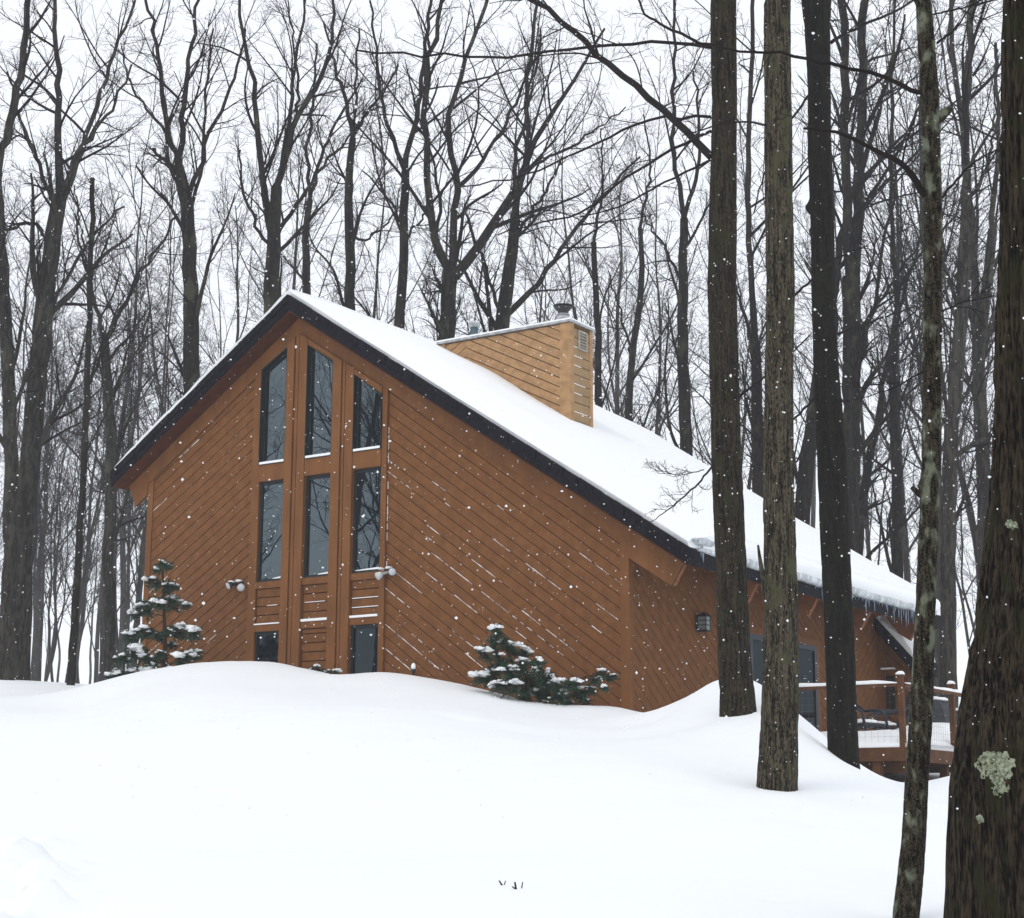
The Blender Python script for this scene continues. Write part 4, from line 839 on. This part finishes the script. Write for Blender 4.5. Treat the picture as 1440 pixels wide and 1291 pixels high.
evergreen('young_spruce', 29.3, [(p, 8, 2) for p in sp], cl, 'young snow-laden spruce at the left corner of the house', 'tree', 3, .085)
cl = [(x, y, r, 740 + (x - 740) * .5, 965, s) for (x, y, r, s) in [(697, 884, 13, 1.1), (692, 900, 14, .3), (710, 902, 14, .6), (680, 915, 13, 1.1), (700, 922, 17, .5), (722, 908, 12, 1.1), (738, 915, 14, 1), (732, 930, 18, .6), (715, 940, 20, .7), (690, 942, 18, .6), (676, 950, 16, 1.2), (755, 928, 14, .9), (760, 942, 17, .7), (745, 952, 20, .6), (720, 962, 20, .9), (702, 962, 17, .9), (770, 950, 13, 1.1), (778, 962, 16, .9), (760, 972, 18, .6), (795, 960, 15, 1.1), (810, 958, 12, 1), (792, 976, 18, .7), (815, 972, 16, .6), (740, 978, 18, .7), (775, 985, 16, .4), (830, 968, 12, .7), (848, 945, 12, 1), (840, 954, 10, .7), (862, 950, 10, .5), (850, 966, 8, .9), (800, 988, 14, .3), (825, 984, 11, .2)]]
evergreen('evergreen_shrub', 25.2, [([(750, 1000), (725, 940), (700, 885)], 8, 2), ([(750, 1000), (800, 968), (850, 945)], 6, 2)], cl, 'low spreading snow-capped evergreen shrub against the right half of the gable wall', 'shrub', 4, .07)
evergreen('evergreen_sprig', 26.9, [([(447, 955), (446, 935)], 3, 1)], [(446, 937, 6, 446, 945, 1.1), (439, 940, 5, 446, 946, .6), (452, 942, 6, 446, 946, .3)], 'tiny snow-tipped evergreen sprig poking from the snow below the middle windows', 'plant', 5, .04)
evergreen('evergreen_sprig', 26.8, [([(468, 955), (466, 942)], 3, 1)], [(462, 944, 8, 466, 948, .9), (474, 943, 7, 466, 948, 1.3), (456, 947, 5, 466, 948, .3)], 'tiny round snow-covered shrub tip left of the right-hand ground-floor window', 'plant', 6, .04)
p = at(581, 955, 26.4)
t = empty('garden_lamp', p, 'small black garden lamp with a snow cap in front of the gable', 'lamp')
q = MB(); q.tube([(0, 0, -.1), (0, 0, .10)], .012, 8); q.build('stake', M['iron'], t, True)
q = MB(); q.tube([(0, 0, .10), (0, 0, .105), (0, 0, .15), (0, 0, .155)], [.02, .035, .04, .025], 12); q.build('lamp_housing', M['iron'], t, True)
q = MB(); q.blob((0, 0, .185), .035, .035, .06, 3, 10, 8, .2, .3); q.build('snow_cap', M['snow'], t, True)
# twigs sticking out of the snow in front
def sprig(px, py, Y, strokes, label):
    o0 = at(px, py, Y); t = empty('twig_sprig', o0, label, 'twig'); q = MB()
    for i, (pl, w) in enumerate(strokes):
        k = len(pl); q.tube([at(x, y, Y + .02 * j * (1 if i % 2 else -1)) - o0 for j, (x, y) in enumerate(pl)], [w * 1.5 * Y / F / 2 * (1 - .5 * j / (k - 1)) for j in range(k)], 6)
    q.build('stem', M['shrubtwig'], t, True)
sprig(722, 1266, 10., [([(722, 1266), (726, 1252), (724, 1240)], 3.2), ([(725, 1255), (733, 1252), (735, 1240)], 2.2), ([(725, 1250), (720, 1246)], 1.6)], 'larger forked twig poking out of the smooth snow')
sprig(713, 1256, 10.2, [([(713, 1256), (707, 1246), (702, 1238)], 2.4), ([(708, 1247), (711, 1238)], 1.5), ([(707, 1246), (700, 1246)], 1.3)], 'smaller forked twig left of the larger one in the smooth snow')
o0 = at(1094, 1277, 9.6); q = MB(); q.blob((0, 0, 0), .018, .012, .009, 3, 9, 6, .9); q.blob((.015, .0, .002), .008, .006, .006, 8, 8, 5, .8)
o = q.build('dead_leaf', M['deadleaf']); o.location = o0; tag(o, 'small dark curled leaf in a dimple at the bottom of the snow', 'leaf')

# ------------------------------------------------------------------ falling snow
rng = np.random.default_rng(3); n = 11000
Yf = rng.uniform(0, 1, n) ** .75 * 22.5 + 2.6; px = rng.uniform(-250, 1690, n); py = rng.uniform(-150, 1150, n)
cen = np.array([at(a_, b_, c_) for a_, b_, c_ in zip(px, py, Yf)])
sz = np.clip(rng.lognormal(math.log(.0027), .6, n), .0011, .0056) * np.where(Yf < 6, .45, 1.)
gzv = ground(cen[:, :2]); hc = np.array([to_house(c_) for c_ in cen]); ok = (cen[:, 2] > gzv + .1) & ~((hc[:, 1] > -.1)); cen, sz = cen[ok], sz[ok]; n = len(cen)
oc = np.array([[1, 0, 0], [-1, 0, 0], [0, 1, 0], [0, -1, 0], [0, 0, 1], [0, 0, -1]], float); of = np.array([[0, 2, 4], [2, 1, 4], [1, 3, 4], [3, 0, 4], [2, 0, 5], [1, 2, 5], [3, 1, 5], [0, 3, 5]])
V = cen[:, None] + oc[None] * sz[:, None, None] * rng.uniform(.6, 1.5, (n, 6, 1)); Fc = (of[None] + (np.arange(n) * 6)[:, None, None]).reshape(-1, 3)
tag(mesh_obj('falling_snow', V.reshape(-1, 3), Fc, M['snow']), 'loose snowflakes drifting down in front of the house and trees', 'snow', kind='stuff')

# ------------------------------------------------------------------ haze, sky, sun, camera
q = MB(); q.box(-125, 125, -30, 155, -4.5, 42); hz = q.build('haze', M['snow'])
hm = bpy.data.materials.new('haze_air'); hm.use_nodes = True; nt = hm.node_tree; nt.nodes.clear()
o = nt.nodes.new('ShaderNodeOutputMaterial'); pv = nt.nodes.new('ShaderNodeVolumePrincipled'); pv.inputs['Color'].default_value = (.93, .95, 1, 1); pv.inputs['Density'].default_value = .0009
nt.links.new(pv.outputs[0], o.inputs['Volume']); hz.data.materials.clear(); hz.data.materials.append(hm); hz['kind'] = 'stuff'; hz['label'] = 'pale snowy air between the trees'

wd = bpy.data.worlds.new('World'); bpy.context.scene.world = wd; wd.use_nodes = True; nt = wd.node_tree; bg = nt.nodes['Background']
sk = nt.nodes.new('ShaderNodeTexSky'); sk.sky_type = 'NISHITA'; sk.sun_disc = False; sk.sun_elevation = R(48); sk.sun_rotation = R(215)
mx = nt.nodes.new('ShaderNodeMixRGB'); mx.inputs[0].default_value = .93; mx.inputs[2].default_value = (10.45, 10.75, 11.4, 1)   # thick overcast laid over the clear sky
nt.links.new(sk.outputs[0], mx.inputs[1]); nt.links.new(mx.outputs[0], bg.inputs[0]); bg.inputs[1].default_value = .094
sl = bpy.data.lights.new('sun', 'SUN'); sl.energy = .5; sl.angle = R(14); sl.color = (1, .96, .9); so = bpy.data.objects.new('sun', sl); C.objects.link(so)
so.rotation_euler = (R(42), 0, R(-35))
sc = bpy.context.scene
cam = bpy.data.cameras.new('camera'); co = bpy.data.objects.new('camera', cam); C.objects.link(co); cam.sensor_width = 36; cam.lens = F / 1440 * 36; cam.clip_start = .1; cam.clip_end = 600
cx_ = RT * math.cos(RO) + UP * math.sin(RO); cu_ = UP * math.cos(RO) - RT * math.sin(RO)
Mx = Matrix(((cx_[0], cu_[0], -FWD[0], 0), (cx_[1], cu_[1], -FWD[1], 0), (cx_[2], cu_[2], -FWD[2], 0), (0, 0, 0, 1))); co.matrix_world = Mx
sc.camera = co
sc.view_settings.view_transform = 'Standard'; sc.view_settings.look = 'None'; sc.view_settings.exposure = .11; sc.view_settings.gamma = 1
sc.cycles.volume_bounces = 1; sc.cycles.max_bounces = 6; sc.cycles.diffuse_bounces = 3
